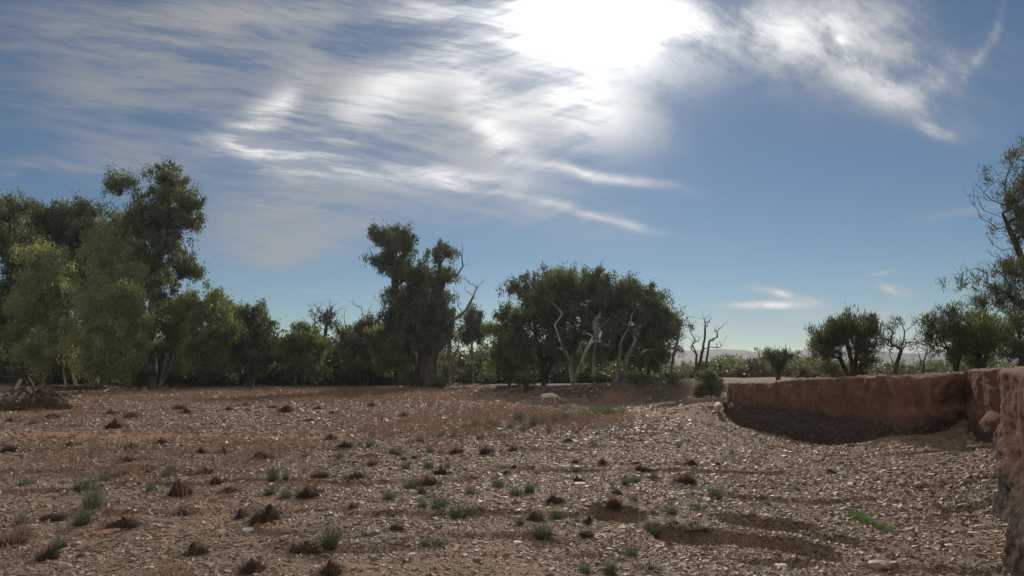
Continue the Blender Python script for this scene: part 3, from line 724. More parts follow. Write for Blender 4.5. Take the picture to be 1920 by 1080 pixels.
# ------------------------------------------------------------------ trees
def at_plane(px, py, Yd): d = ray(px, py); t = Yd / d[1]; return np.array([d[0] * t, Yd, H + d[2] * t])
def tubes(segs, ns=6):
    """segs: list of (p0, p1, r0, r1)"""
    P0 = np.array([s[0] for s in segs]); P1 = np.array([s[1] for s in segs]); r0 = np.array([s[2] for s in segs]); r1 = np.array([s[3] for s in segs])
    d = P1 - P0; d /= np.linalg.norm(d, axis=1)[:, None] + 1e-9
    up = np.where(np.abs(d[:, 2:3]) > .9, np.array([[1., 0, 0]]), np.array([[0, 0, 1.]]))
    a = np.cross(d, up); a /= np.linalg.norm(a, axis=1)[:, None] + 1e-9; b = np.cross(d, a)
    th = np.arange(ns) / ns * 2 * np.pi
    ring = np.cos(th)[None, :, None] * a[:, None, :] + np.sin(th)[None, :, None] * b[:, None, :]
    A = P0[:, None] - d[:, None] * r0[:, None, None] * .3 + ring * r0[:, None, None]; B = P1[:, None] + ring * r1[:, None, None]
    V_ = np.concatenate([A, B], 1).reshape(-1, 3)
    n = len(segs); i = np.arange(ns); q = np.stack([i, (i + 1) % ns, ns + (i + 1) % ns, ns + i], 1)
    return V_, (np.arange(n)[:, None, None] * 2 * ns + q[None]).reshape(-1, 4)
def grow(rng, trunks, tips, up_pen=.6, tip_r=.025, wob=.06, thick=1.0, exp=2.2, step=1.3):
    nodes, par, plen = [], [], []
    start = []
    for tr in trunks:
        k0 = len(nodes)
        for i, p in enumerate(tr):
            nodes.append(np.array(p, float)); par.append(-1 if i == 0 else len(nodes) - 2)
            plen.append(0 if i == 0 else plen[-1] + np.linalg.norm(nodes[-1] - nodes[-2]))
        start.append((k0, len(nodes)))
    allowed = [i for a, b in start for i in range(a + max(1, (b - a) // 2), b)]
    root = nodes[0]
    order = np.argsort([min(np.linalg.norm(t - nodes[i]) for i in allowed) for t in tips])
    NA = np.array([nodes[i] for i in allowed]); NI = list(allowed); NP = np.array([plen[i] for i in allowed])
    ends = []
    for oi in order:
        tp = tips[oi]; dd = np.linalg.norm(NA - tp, axis=1)
        cost = dd + .22 * NP + up_pen * np.maximum(0, NA[:, 2] - tp[2])
        k = int(np.argmin(cost)); src = NI[k]; p0 = nodes[src]; L = dd[k]
        m = max(2, int(L / step)); last = src; newp = []
        arch = np.array([0, 0, .12 * L]); 
        for j in range(1, m + 1):
            t = j / m; p = p0 + (tp - p0) * t + arch * math.sin(math.pi * t) * (1 if j < m else 0) + (rng.normal(size=3) * wob * L if j < m else 0)
            nodes.append(p); par.append(last); plen.append(plen[last] + L / m); last = len(nodes) - 1; newp.append(last)
        NA = np.vstack([NA, [nodes[i] for i in newp]]); NI += newp; NP = np.append(NP, [plen[i] for i in newp]); ends.append(last)
    n = len(nodes); acc = np.zeros(n); ch = np.zeros(n, bool)
    for i in range(n):
        if par[i] >= 0: ch[par[i]] = True
    for i in range(n):
        if not ch[i]: acc[i] = tip_r ** exp
    for i in range(n - 1, -1, -1):
        if par[i] >= 0: acc[par[i]] += acc[i] + (tip_r * .75) ** exp
    rad = np.maximum(acc, 1e-9) ** (1 / exp) * thick
    segs = []
    for i in range(n):
        if par[i] >= 0:
            segs.append((nodes[par[i]], nodes[i], rad[i] if rad[par[i]] > rad[i] * 1.6 else rad[par[i]], rad[i]))
    return segs, nodes, rad, ends
def leaves(rng, centers, per, rc, size, asp, style):
    """rhombic leaf sprays round each centre"""
    c = np.repeat(centers, per, axis=0); n = len(c)
    if style == 'droop': k_ = np.repeat(rng.uniform(.6, 1.35, len(centers)), per)[:, None]; off = rng.normal(size=(n, 3)) * np.array([rc * .44, rc * .44, rc * .62]) * k_; off[:, 2] -= rc * .35
    elif style == 'flat': off = rng.normal(size=(n, 3)) * np.array([rc * .6, rc * .6, rc * .32])
    else: off = rng.normal(size=(n, 3)) * rc * .42
    if style == 'needle': off[:, 2] *= 1.4
    p = c + off
    if style == 'droop': d = rng.normal(size=(n, 3)) * .55 + np.array([0, 0, -1.0])
    elif style == 'needle': d = off / (np.linalg.norm(off, axis=1)[:, None] + 1e-6) * .8 + rng.normal(size=(n, 3)) * .35 + np.array([0, 0, .9])
    else: d = rng.normal(size=(n, 3))
    d /= np.linalg.norm(d, axis=1)[:, None] + 1e-9
    q = rng.normal(size=(n, 3)); q -= (q * d).sum(1)[:, None] * d; q /= np.linalg.norm(q, axis=1)[:, None] + 1e-9
    L = size * rng.uniform(.6, 1.4, n)[:, None]; W = L * asp
    V_ = np.stack([p - d * L * .5, p + q * W * .5, p + d * L * .5, p - q * W * .5], 1).reshape(-1, 3)
    F_ = (np.arange(n)[:, None] * 4 + np.arange(4)[None])
    cl = np.repeat(rng.random(len(centers)), per) * .7 + rng.random(n) * .3
    return V_, F_, cl
def lobe_tips(rng, lobes, d, rc, dens):
    s = d / 1160; out = []
    for cx, cy, rx, ry in lobes:
        c = at_plane(cx, cy, d); RX, RY = rx * s, ry * s; RD = min(RX, 6.0) * .85 + .5
        n = max(3, int(math.pi * RX * RY / (rc * rc) * dens))
        m = max(2, int(n / 5.0))                       # boughs: the clumps gather round them, gaps stay between
        v = rng.normal(size=(m, 3)); v /= np.linalg.norm(v, axis=1)[:, None]; rr = rng.random(m) ** .38 * rng.choice([1, 1, 1, 1.12], m)
        k = 1 + .10 * rng.normal(size=m)
        bough = c + v * (rr * k)[:, None] * np.array([max(RX - rc * .6, .3), RD, max(RY - rc * .6, .3)])
        pick = rng.integers(0, m, n)
        out.append(bough[pick] + rng.normal(size=(n, 3)) * rc * np.array([.95, .95, .7]))
    return np.concatenate(out)
def tree(name, label, cat, d, trunks, lobes, leaf='gum', bark='dark', rc=.95, dens=1.5, per=85, size=.46, asp=.42, style='droop', group=None, thick=1.0, base_py=None,
         extra_dead=None, seed=None, base_r=None, twig=0, tdep=0, tip_r=.025):
    rc *= .84; per = int(per * .8)
    if style == 'needle': size *= 1.35; asp *= .6; per = int(per * 1.3)
    else: size *= .88; asp *= .85; per = int(per * 1.2)
    """trunks: list of px polylines from the ground up"""
    rng = np.random.default_rng(seed if seed is not None else abs(hash_(label)))
    trs = []
    for tr in trunks:
        pts = []
        for i, (px, py) in enumerate(tr):
            dd = d + (rng.normal() * .4 + tdep * min(1, i / 2) if i else 0)
            pts.append(at_plane(px, py, dd))
        pts[0][2] = tz(pts[0][0], pts[0][1]) - .25
        res = [pts[0]]
        for a, b in zip(pts[:-1], pts[1:]):
            for j in range(1, 4): res.append(a + (b - a) * j / 3 + (rng.normal(size=3) * .05 * np.linalg.norm(b - a) / 3 if j < 3 else 0))
        trs.append(res)
    tips = lobe_tips(rng, lobes, d, rc, dens * 1.1) if lobes else np.zeros((0, 3))
    if leaf:
        gz = terrain(tips[:, 0], tips[:, 1]); tips[:, 2] = np.maximum(tips[:, 2], gz + .5)
    if extra_dead is not None:
        ex = np.array([at_plane(a, b, d + rng.normal() * .8) for a, b in extra_dead])
    else: ex = np.zeros((0, 3))
    cand = tips if len(tips) <= 130 else tips[rng.permutation(len(tips))[:130]]
    alltips = np.concatenate([cand, ex]) if len(ex) else cand
    segs, nodes, rad, ends = grow(rng, trs, list(alltips), thick=thick, tip_r=tip_r)
    if base_r:  # scale trunk flare to the seen thickness
        r_now = max(s_[2] for s_ in segs); k = base_r / r_now
        segs = [(a, b, r0 * (1 + (k - 1) * (r0 / r_now) ** 1.4), r1 * (1 + (k - 1) * (r1 / r_now) ** 1.4)) for a, b, r0, r1 in segs]
    if twig:
        tw = []
        for e in ends:
            p = nodes[e]
            for _ in range(twig):
                dv = rng.normal(size=3) * .6 + np.array([0, 0, .9]); dv /= np.linalg.norm(dv); L = rng.uniform(.5, 1.3) * twig_len(d)
                q = p + dv * L * .5 + rng.normal(size=3) * .06 * L; r_ = q + (dv + rng.normal(size=3) * .35) * L * .5
                tw += [(p, q, tip_r * .8, tip_r * .6), (q, r_, tip_r * .6, tip_r * .3)]
        segs += tw
    base = trs[0][0]; root = empty(name, tuple(base))
    tag(root, label, cat, group)
    V_, Q = tubes(segs)
    obj('trunk', mesh(name + '_trunk', V_ - base, Q, [M_BARK[bark]], smooth=True), root)
    if leaf:
        lf = leaf if isinstance(leaf, str) else leaf[0]
        Vl_, Fl, T = leaves(rng, tips, per, rc, size, asp, style)
        gz = terrain(Vl_[::4, 0], Vl_[::4, 1]) + .15
        ok = Vl_.reshape(-1, 4, 3)[:, :, 2].min(1) > gz
        Vl_ = Vl_.reshape(-1, 4, 3)[ok].reshape(-1, 3); Fl = Fl[:ok.sum()]; T = T[ok]
        obj('crown', mesh(name + '_crown', Vl_ - base, Fl, [M_LEAF[lf]], {'tint': ('FACE', T)}), root)
    return root
def twig_len(d): return 1.0 if d > 70 else .45
def hash_(s):
    h = 7
    for c in s: h = (h * 131 + ord(c)) % 1000003
    return h
GL = 'gum trees on the left bank'; GM = 'gum trees along the middle of the far bank'; GR = 'small trees on the right bank top'
# --- left stand
tree('gum_tree', 'tall dark gum towering over the left stand, with a lone side clump', 'tree', 92, [[(287, 716), (280, 640), (292, 560), (300, 470), (312, 400)], [(287, 716), (272, 600), (262, 450), (250, 370)]],
     [(308, 335, 34, 42), (330, 395, 40, 45), (290, 400, 40, 60), (236, 348, 30, 22), (215, 352, 12, 10), (318, 455, 32, 45), (285, 500, 40, 60), (345, 500, 26, 28), (356, 508, 18, 22), (262, 415, 30, 40), (300, 560, 40, 50), (360, 385, 14, 28)],
     'gum', 'grey', rc=1.0, dens=1.35, per=95, group=GL, base_r=.75)
tree('gum_tree', 'pale feathery gum with slender white trunks at the front of the left stand', 'tree', 84, [[(192, 733), (186, 690), (190, 620), (196, 540)], [(178, 736), (196, 700), (210, 640), (225, 570)], [(160, 738), (192, 680), (205, 600)]],
     [(205, 460, 42, 48), (190, 530, 60, 60), (240, 545, 38, 60), (170, 600, 55, 55), (230, 620, 45, 60), (195, 670, 35, 30), (255, 600, 22, 60), (228, 690, 26, 18), (245, 670, 24, 36), (165, 680, 22, 26), (205, 700, 18, 14)],
     'pale', 'pale', rc=1.0, dens=1.5, per=95, group=GL, size=.42, asp=.34)
tree('gum_tree', 'pale gum on two thin white stems near the far left', 'tree', 86, [[(143, 730), (135, 690), (122, 640), (112, 560)], [(126, 728), (118, 685), (105, 620)]],
     [(95, 500, 55, 55), (70, 570, 60, 55), (115, 560, 40, 60), (60, 640, 60, 40), (125, 640, 35, 35), (85, 670, 30, 22), (135, 670, 20, 18)], 'pale', 'pale', rc=1.0, dens=1.4, per=90, group=GL, size=.42, asp=.34)
tree('gum_tree', 'dull green gum filling the left edge of the picture', 'tree', 90, [[(28, 722), (30, 650), (22, 560), (15, 450)], [(-20, 722), (-30, 640), (-25, 500)]],
     [(10, 400, 45, 50), (-30, 420, 50, 60), (30, 470, 50, 60), (-10, 560, 60, 70), (40, 560, 40, 60), (0, 640, 50, 40)], 'olive', 'grey', rc=1.0, dens=1.6, per=90, group=GL)
tree('gum_tree', 'broad dark gum behind the pale feathery trees of the left stand', 'tree', 104, [[(120, 712), (125, 640), (130, 520), (140, 430)]],
     [(80, 420, 50, 50), (140, 405, 38, 42), (165, 400, 30, 35), (115, 440, 70, 60), (190, 440, 50, 50), (225, 440, 35, 60), (100, 520, 90, 70), (205, 540, 60, 80), (120, 640, 90, 55)], 'gum', 'dark', rc=1.15, dens=1.35, per=85, group=GL, size=.52)
tree('gum_tree', 'olive gum between the broad dark gum and the tallest gum', 'tree', 99, [[(228, 714), (230, 640), (228, 540), (235, 440)]],
     [(235, 430, 30, 40), (225, 480, 40, 50), (255, 520, 30, 60), (240, 600, 40, 60)], 'olive', 'grey', rc=1.0, dens=1.5, per=85, group=GL)
tree('gum_tree', 'low spreading gum with long pale limbs beneath the tallest gum', 'tree', 90, [[(298, 716), (312, 670), (335, 640), (370, 610)], [(298, 716), (330, 655), (395, 628)]],
     [(340, 580, 45, 35), (385, 580, 35, 40), (330, 630, 45, 40), (390, 640, 45, 40), (420, 620, 28, 50), (380, 680, 50, 18)], 'fresh', 'grey', rc=.95, dens=1.3, per=80, group=GL)
tree('gum_tree', 'rounded gum crown rising right of the low spreading gum', 'tree', 104, [[(422, 712), (420, 660), (422, 600)]],
     [(425, 580, 24, 30), (412, 610, 30, 40), (432, 620, 28, 40), (425, 665, 35, 35)], 'gum', 'dark', rc=1.0, dens=1.6, per=80, group=GL)
tree('gum_tree', 'dark leafy gum with a thick trunk standing in the red grass', 'tree', 98, [[(470, 722), (470, 690), (478, 640)], [(474, 722), (462, 680), (455, 640)]],
     [(478, 597, 32, 30), (505, 620, 22, 32), (460, 630, 28, 45), (490, 650, 35, 40), (475, 680, 30, 20), (448, 660, 18, 30)], 'gum', 'dark', rc=.95, dens=1.5, per=85, group=GL, base_r=.55)
tree('gum_tree', 'short fresh green gum on a leaning trunk, right of the dark leafy gum', 'tree', 99, [[(550, 728), (558, 700), (562, 660)]],
     [(565, 630, 38, 26), (545, 655, 28, 30), (590, 655, 24, 34), (570, 680, 40, 20), (600, 690, 14, 14)], 'fresh', 'dark', rc=.9, dens=1.5, per=75, group=GM)
tree('gum_tree', 'sparse half-dead gum with bare twigs above clumps of leaves', 'tree', 112, [[(605, 712), (606, 670), (608, 640), (612, 610)]],
     [(597, 590, 10, 8), (620, 588, 10, 10), (590, 615, 12, 8), (625, 612, 16, 12), (640, 640, 16, 14), (600, 640, 14, 10), (610, 600, 26, 16)], 'olive', 'dark', rc=.75, dens=.55, per=40, group=GM, twig=4, base_r=.42,
     extra_dead=[(580, 575), (590, 572), (604, 570), (617, 568), (628, 572), (586, 600), (640, 580), (596, 580), (634, 590)])
tree('gum_tree', 'multi-stemmed gum with bare tips right of the half-dead gum', 'tree', 104, [[(676, 716), (672, 690), (662, 650)], [(682, 716), (684, 680), (690, 640)], [(688, 715), (690, 680), (705, 640)]],
     [(680, 610, 26, 22), (665, 640, 32, 34), (695, 645, 24, 38), (680, 680, 38, 18), (712, 620, 12, 22)], 'olive', 'dark', rc=.9, dens=1.3, per=75, group=GM, twig=1,
     extra_dead=[(655, 565), (648, 580), (662, 572), (670, 575), (640, 590), (678, 578)])
tree('dead_tree', 'bare twiggy dead tree behind the gums left of the two-headed gum', 'dead tree', 116, [[(718, 712), (716, 650), (712, 610)]], [], None, 'grey', group='dead trees along the far bank', twig=4, base_r=.32,
     extra_dead=[(695, 575), (703, 560), (712, 552), (722, 556), (730, 570), (705, 585), (720, 580), (690, 590), (738, 560), (715, 570), (726, 590), (700, 600), (735, 585)])
tree('gum_tree', 'big two-headed dark gum standing alone in the middle of the view', 'tree', 98,
     [[(800, 728), (798, 680), (792, 620), (770, 580), (742, 545), (738, 500)], [(800, 728), (808, 660), (812, 600), (820, 550), (842, 500)], [(786, 730), (790, 690), (793, 640)]],
     [(735, 440, 36, 24), (725, 475, 26, 34), (750, 470, 26, 32), (704, 432, 10, 14), (748, 505, 16, 22), (834, 470, 20, 16), (826, 485, 10, 14), (786, 478, 12, 7), (800, 520, 48, 26), (835, 515, 16, 20), (775, 540, 24, 40),
      (790, 580, 50, 48), (755, 590, 32, 40), (830, 570, 26, 36), (820, 620, 38, 40), (775, 640, 50, 36), (745, 560, 22, 26), (765, 505, 14, 18)], 'gum', 'dark', rc=.85, dens=1.5, per=85, group=GM, base_r=1.35,
     extra_dead=[(866, 456), (878, 494), (862, 470), (826, 446), (692, 464), (778, 436), (745, 418), (868, 470), (730, 548), (864, 520)])
tree('gum_tree', 'bushy green gum hanging left of the two-headed gum', 'tree', 101, [[(745, 718), (742, 690), (738, 650)]],
     [(722, 630, 28, 30), (745, 650, 35, 40), (715, 675, 26, 26), (765, 685, 35, 25), (740, 615, 22, 22), (790, 690, 22, 20)], 'fresh', 'dark', rc=.95, dens=1.5, per=80, group=GM)
tree('dead_tree', 'bare forked dead tree with antler-like limbs right of the two-headed gum', 'dead tree', 101, [[(843, 715), (840, 660), (842, 610), (836, 575)], [(843, 715), (843, 640), (850, 600), (875, 580), (888, 555)]], [], None, 'grey', group='dead trees along the far bank', base_r=.34, twig=3, tip_r=.032,
     extra_dead=[(906, 528), (895, 540), (880, 532), (872, 545), (860, 560), (870, 522), (850, 545), (858, 575), (835, 560), (828, 585), (868, 590), (888, 560), (866, 610), (875, 620)])
tree('dead_tree', 'low tangle of grey dead branches behind the slim gum', 'dead tree', 106, [[(890, 714), (888, 680), (880, 650)], [(896, 714), (902, 680)], [(850, 714), (856, 680)]], [], None, 'grey', group='dead trees along the far bank', twig=4, base_r=.3,
     extra_dead=[(840, 640), (850, 630), (860, 650), (848, 665), (872, 640), (900, 640), (910, 650), (916, 636), (905, 665), (920, 660), (835, 655), (865, 670), (880, 655), (894, 655), (860, 625), (925, 645)])
tree('gum_tree', 'slim upright gum on a thin trunk between the two-headed gum and the domed grove', 'tree', 103, [[(888, 716), (886, 680), (885, 640)]],
     [(884, 605, 17, 24), (892, 625, 14, 22), (876, 630, 12, 20), (886, 590, 12, 14)], 'olive', 'grey', rc=.8, dens=1.7, per=75, group=GM, base_r=.22)
# --- domed grove
GD = 'gum trees of the domed grove'
tree('gum_tree', 'central gum of the domed grove with a thick pale forking trunk', 'tree', 77, [[(1075, 722), (1082, 700), (1098, 660), (1112, 632), (1135, 605), (1150, 588)], [(1075, 722), (1070, 680), (1050, 640), (1040, 610)], [(1112, 632), (1115, 600), (1110, 585)]],
     [(1070, 525, 48, 26), (1110, 520, 40, 26), (1040, 545, 40, 32), (1085, 560, 60, 40), (1130, 550, 40, 40), (1065, 600, 50, 38), (1120, 600, 42, 44), (1090, 640, 60, 24), (1150, 625, 30, 40), (1045, 640, 40, 40), (1115, 662, 50, 24), (1150, 560, 40, 30), (1020, 560, 30, 40)], 'gum', 'pale', rc=.72, dens=1.15, per=80, size=.36, group=GD, base_r=.38, tip_r=.02, tdep=-3.8)
tree('gum_tree', 'left-hand dark gum of the domed grove, its crown stepping down leftward', 'tree', 83, [[(1020, 718), (1015, 680), (1005, 640), (1000, 590)], [(1020, 718), (1035, 670), (1030, 610)]],
     [(1025, 525, 40, 28), (985, 545, 34, 30), (1000, 580, 50, 40), (960, 585, 26, 26), (945, 605, 20, 22), (975, 625, 45, 36), (1030, 600, 40, 50), (1000, 660, 55, 30), (1045, 655, 36, 34), (1050, 540, 36, 34)], 'gum', 'dark', rc=.8, dens=1.1, per=75, size=.4, group=GD, base_r=.4)
tree('gum_tree', 'fresh green low gum at the left foot of the domed grove', 'tree', 88, [[(955, 716), (955, 690), (950, 650)]],
     [(945, 640, 30, 34), (970, 660, 28, 30), (935, 675, 26, 26), (960, 690, 40, 16), (920, 620, 12, 22)], 'fresh', 'dark', rc=.8, dens=1.5, per=75, size=.4, group=GD)
tree('gum_tree', 'right-hand dark gum of the domed grove with a pale slanting trunk', 'tree', 78, [[(1150, 716), (1160, 680), (1165, 640), (1180, 610)], [(1168, 714), (1175, 670), (1200, 620)]],
     [(1205, 552, 38, 28), (1165, 540, 36, 24), (1225, 580, 26, 30), (1190, 590, 50, 40), (1160, 575, 36, 36), (1215, 625, 34, 36), (1175, 640, 40, 34), (1245, 600, 14, 20), (1195, 665, 34, 24), (1165, 600, 30, 50), (1160, 660, 26, 22), (1180, 545, 40, 26), (1252, 605, 22, 40), (1240, 655, 24, 26)], 'gum', 'pale', rc=.75, dens=1.2, per=80, size=.38, group=GD, base_r=.28, tdep=-3.6)
tree('gum_tree', 'dark hanging gum crown at the right rear of the domed grove', 'tree', 90, [[(1215, 712), (1215, 670), (1220, 630)]],
     [(1225, 610, 24, 44), (1215, 650, 22, 40), (1240, 590, 18, 26), (1230, 670, 16, 20)], 'gum', 'dark', rc=.85, dens=1.4, per=75, size=.42, group=GD)
tree('gum_tree', 'thin leafy gum on several upright stems right of the domed grove', 'tree', 85, [[(1245, 712), (1248, 680), (1252, 645)], [(1256, 711), (1262, 670), (1272, 630)], [(1238, 712), (1235, 680), (1242, 650)]],
     [(1262, 605, 22, 14), (1278, 615, 20, 14), (1250, 625, 20, 16), (1290, 608, 10, 10), (1240, 650, 14, 14), (1270, 650, 14, 12)], 'olive', 'grey', rc=.7, dens=.9, per=45, size=.34, group=GD, twig=1, base_r=.2,
     extra_dead=[(1270, 590), (1288, 592), (1302, 596), (1262, 588), (1300, 620)])
tree('dead_tree', 'bare grey dead tree standing at the right end of the domed grove', 'dead tree', 74, [[(1305, 706), (1312, 680), (1318, 655), (1322, 625), (1322, 605)], [(1305, 706), (1306, 665), (1298, 645)], [(1316, 664), (1330, 640), (1345, 632)]], [], None, 'dark', group='dead trees along the far bank', base_r=.2, twig=3, tip_r=.034,
     extra_dead=[(1320, 598), (1330, 602), (1327, 612), (1348, 617), (1340, 622), (1352, 650), (1345, 652), (1295, 625), (1300, 640), (1338, 640), (1310, 640), (1296, 655)])
# --- right bank trees
tree('mulga_tree', 'small round-topped tree alone on the flat left of the right bank', 'tree', 56, [[(1458, 708), (1458, 690), (1450, 672)], [(1458, 700), (1466, 680), (1472, 668)]],
     [(1446, 668, 16, 14), (1472, 664, 13, 12), (1458, 680, 26, 14), (1470, 688, 14, 10)], 'mulga', 'dark', rc=.4, dens=1.2, per=55, size=.2, asp=.3, style='needle', group=GR, base_r=.13)
tree('mulga_tree', 'wide brushy tree rooted on the lip of the red bank', 'tree', 35, [[(1597, 716), (1597, 700), (1598, 680), (1590, 650)], [(1597, 700), (1605, 670), (1615, 640)], [(1598, 682), (1575, 672), (1550, 665)]],
     [(1568, 615, 34, 30), (1600, 610, 40, 26), (1622, 605, 22, 16), (1540, 645, 32, 20), (1590, 640, 45, 28), (1625, 640, 22, 28), (1565, 668, 30, 12), (1520, 650, 14, 12)], 'mulga', 'dark', rc=.36, dens=1.35, per=60, size=.2, asp=.22, style='needle', group=GR, base_r=.13, twig=1, tip_r=.01)
tree('mulga_tree', 'thin airy tree with visible forked branches on the right bank', 'tree', 33, [[(1672, 706), (1675, 685), (1668, 660)], [(1678, 706), (1682, 680), (1690, 655)]],
     [(1662, 610, 14, 14), (1690, 615, 22, 12), (1655, 640, 14, 16), (1700, 640, 16, 18), (1680, 640, 24, 18)], 'brown', 'dark', rc=.34, dens=1.1, per=18, size=.13, asp=.35, style='needle', group=GR, base_r=.09, twig=3, tip_r=.009)
tree('dead_tree', 'bare dead sapling between the airy tree and the dense trees on the right', 'dead tree', 38, [[(1728, 706), (1728, 680), (1722, 660)], [(1730, 706), (1732, 680), (1740, 655)]], [], None, 'dark', group='dead trees on the right bank', twig=3, base_r=.05, tip_r=.008,
     extra_dead=[(1712, 645), (1720, 640), (1728, 642), (1736, 645), (1745, 650), (1750, 660), (1715, 660), (1740, 665), (1730, 655), (1722, 650), (1752, 672), (1710, 670)])
tree('mulga_tree', 'dark drooping tree with a crooked trunk on the right bank', 'tree', 34, [[(1792, 700), (1788, 680), (1778, 660), (1770, 640)], [(1788, 684), (1800, 660), (1805, 640)]],
     [(1752, 605, 20, 18), (1775, 598, 24, 18), (1760, 635, 26, 22), (1790, 625, 26, 26), (1780, 660, 30, 18), (1810, 610, 16, 18)], 'mulga', 'dark', rc=.34, dens=1.3, per=50, size=.17, asp=.26, style='needle', group=GR, base_r=.09, twig=1, tip_r=.009)
tree('mulga_tree', 'dense rounded green tree left of the tall bare tree at the right edge', 'tree', 33, [[(1833, 700), (1835, 670), (1830, 640)], [(1840, 700), (1850, 660), (1855, 630)]],
     [(1840, 600, 34, 22), (1815, 625, 28, 28), (1860, 610, 30, 26), (1835, 645, 45, 24), (1880, 640, 28, 34), (1850, 670, 40, 16)], 'fresh', 'dark', rc=.36, dens=1.35, per=60, size=.18, asp=.24, style='needle', group=GR, base_r=.11, tip_r=.01)
tree('mulga_tree', 'leafy tree low at the right edge of the frame above the bank', 'tree', 30, [[(1912, 698), (1915, 660), (1910, 620)], [(1918, 698), (1930, 650)]],
     [(1905, 620, 26, 20), (1925, 600, 28, 26), (1900, 650, 24, 24), (1935, 650, 34, 36), (1880, 600, 14, 12)], 'mulga', 'dark', rc=.36, dens=1.1, per=45, size=.17, asp=.24, style='needle', group=GR, base_r=.11, tip_r=.01)
tree('tall_bare_tree', 'tall nearly bare tree reaching up at the right edge of the frame', 'tree', 27, [[(1960, 700), (1958, 620), (1945, 540), (1930, 440), (1922, 340)], [(1958, 620), (1925, 580), (1880, 545), (1850, 530)], [(1945, 540), (1910, 470), (1880, 400)]],
     [(1885, 325, 12, 10), (1915, 290, 10, 30), (1930, 330, 18, 40), (1830, 520, 16, 10), (1810, 535, 12, 8), (1850, 545, 18, 14), (1890, 500, 20, 24), (1915, 430, 16, 50), (1890, 560, 30, 24), (1940, 400, 25, 60), (1900, 380, 20, 40), (1905, 520, 26, 36), (1870, 570, 30, 22)], 'mulga', 'dark', rc=.34, dens=1.5, per=60, size=.15, asp=.22, style='needle', group=GR, base_r=.13, twig=5, tip_r=.007,
     extra_dead=[(1816, 368), (1825, 358), (1838, 352), (1850, 375), (1862, 345), (1870, 330), (1845, 395), (1835, 375), (1858, 415), (1872, 380), (1885, 350), (1890, 330), (1850, 440), (1862, 460), (1870, 430), (1884, 410), (1895, 370), (1902, 340), (1860, 480), (1880, 470), (1895, 450), (1908, 400), (1905, 300), (1918, 262), (1826, 385), (1840, 410), (1875, 500), (1855, 500), (1800, 515), (1795, 530), (1815, 508), (1835, 505), (1870, 540), (1905, 520)])
# --- bushes
GB = 'low bushes under the far trees'
def bush(label, px, py, w, h, d, leaf, rc=.5, per=90, size=.2, dens=1.6, style='x', cat='bush', group=GB):
    return tree('bush', label, cat, d, [[(px, py), (px, py - h * .4)], [(px, py), (px + w * .2, py - h * .35)]], [(px, py - h * .5, w / 2, h / 2), (px - w * .2, py - h * .35, w / 3, h / 3), (px + w * .22, py - h * .4, w / 3, h / 3)], leaf, 'dark', rc=rc, dens=dens, per=per, size=size, style=style, group=group)
bush('bushy green shrub on the rubble slope left of the red bank', 1328, 742, 36, 44, 54, 'olive', style='needle', rc=.42, group='shrubs on the creek banks')
bush('dark bush at the right foot of the two-headed gum', 822, 733, 34, 34, 92, 'olive')
bush('dark bush at the left foot of the two-headed gum', 772, 732, 30, 40, 97, 'gum', rc=.6)
bush('dark thicket round the trunk of the tallest left gum', 262, 722, 40, 34, 90, 'brown', rc=.6)
bush('dark bush right of the tallest left gum trunk', 320, 716, 34, 22, 93, 'olive', rc=.6)
bush('round dark bush behind the gap left of the short fresh gum', 522, 710, 24, 20, 118, 'olive', rc=.6)
bush('wide dark bush in the gap left of the slim upright gum', 868, 716, 34, 26, 104, 'olive', rc=.6)
bush('dark bush in the shade left of the domed trunks', 985, 722, 34, 20, 74, 'olive', rc=.45)
bush('dark bush in the shade between the domed trunks', 1120, 722, 30, 18, 68, 'gum', rc=.4)
bush('dark scrubby bush on the shaded bank right of the pale trunks', 1195, 728, 34, 18, 62, 'olive', rc=.4)
bush('low bush left of the multi-stemmed gum', 630, 712, 26, 22, 112, 'olive', rc=.6)
bush('round brown bush between the slim gum and the two-headed gum', 850, 712, 20, 18, 110, 'brown', rc=.6)
bush('low bush at the left end of the domed grove', 915, 716, 30, 24, 96, 'olive', rc=.6)
bush('small bush near the foot of the small round-topped tree', 1500, 706, 20, 14, 58, 'brown', rc=.4)
bush('grey bush on the flat behind the wide brushy tree', 1560, 704, 50, 36, 70, 'olive', rc=.6)
bush('low grey bush right of the small round-topped tree', 1512, 702, 30, 36, 90, 'fresh', rc=.6)
bush('small dark bush at the foot of the wide brushy tree', 1615, 706, 24, 40, 42, 'olive', rc=.35)
bush('scraggly brown bush behind the two thin stems on the left', 60, 735, 60, 50, 88, 'brown', rc=.7, per=60)
bush('dark scrub at the base of the pale feathery gum', 150, 740, 50, 12, 82, 'olive', rc=.4, per=60)
bush('dark rusty thicket behind the left stand', 95, 722, 70, 60, 100, 'brown', rc=.8)
bush('green bush in the shade right of the domed grove', 1262, 722, 20, 16, 62, 'olive', rc=.4)

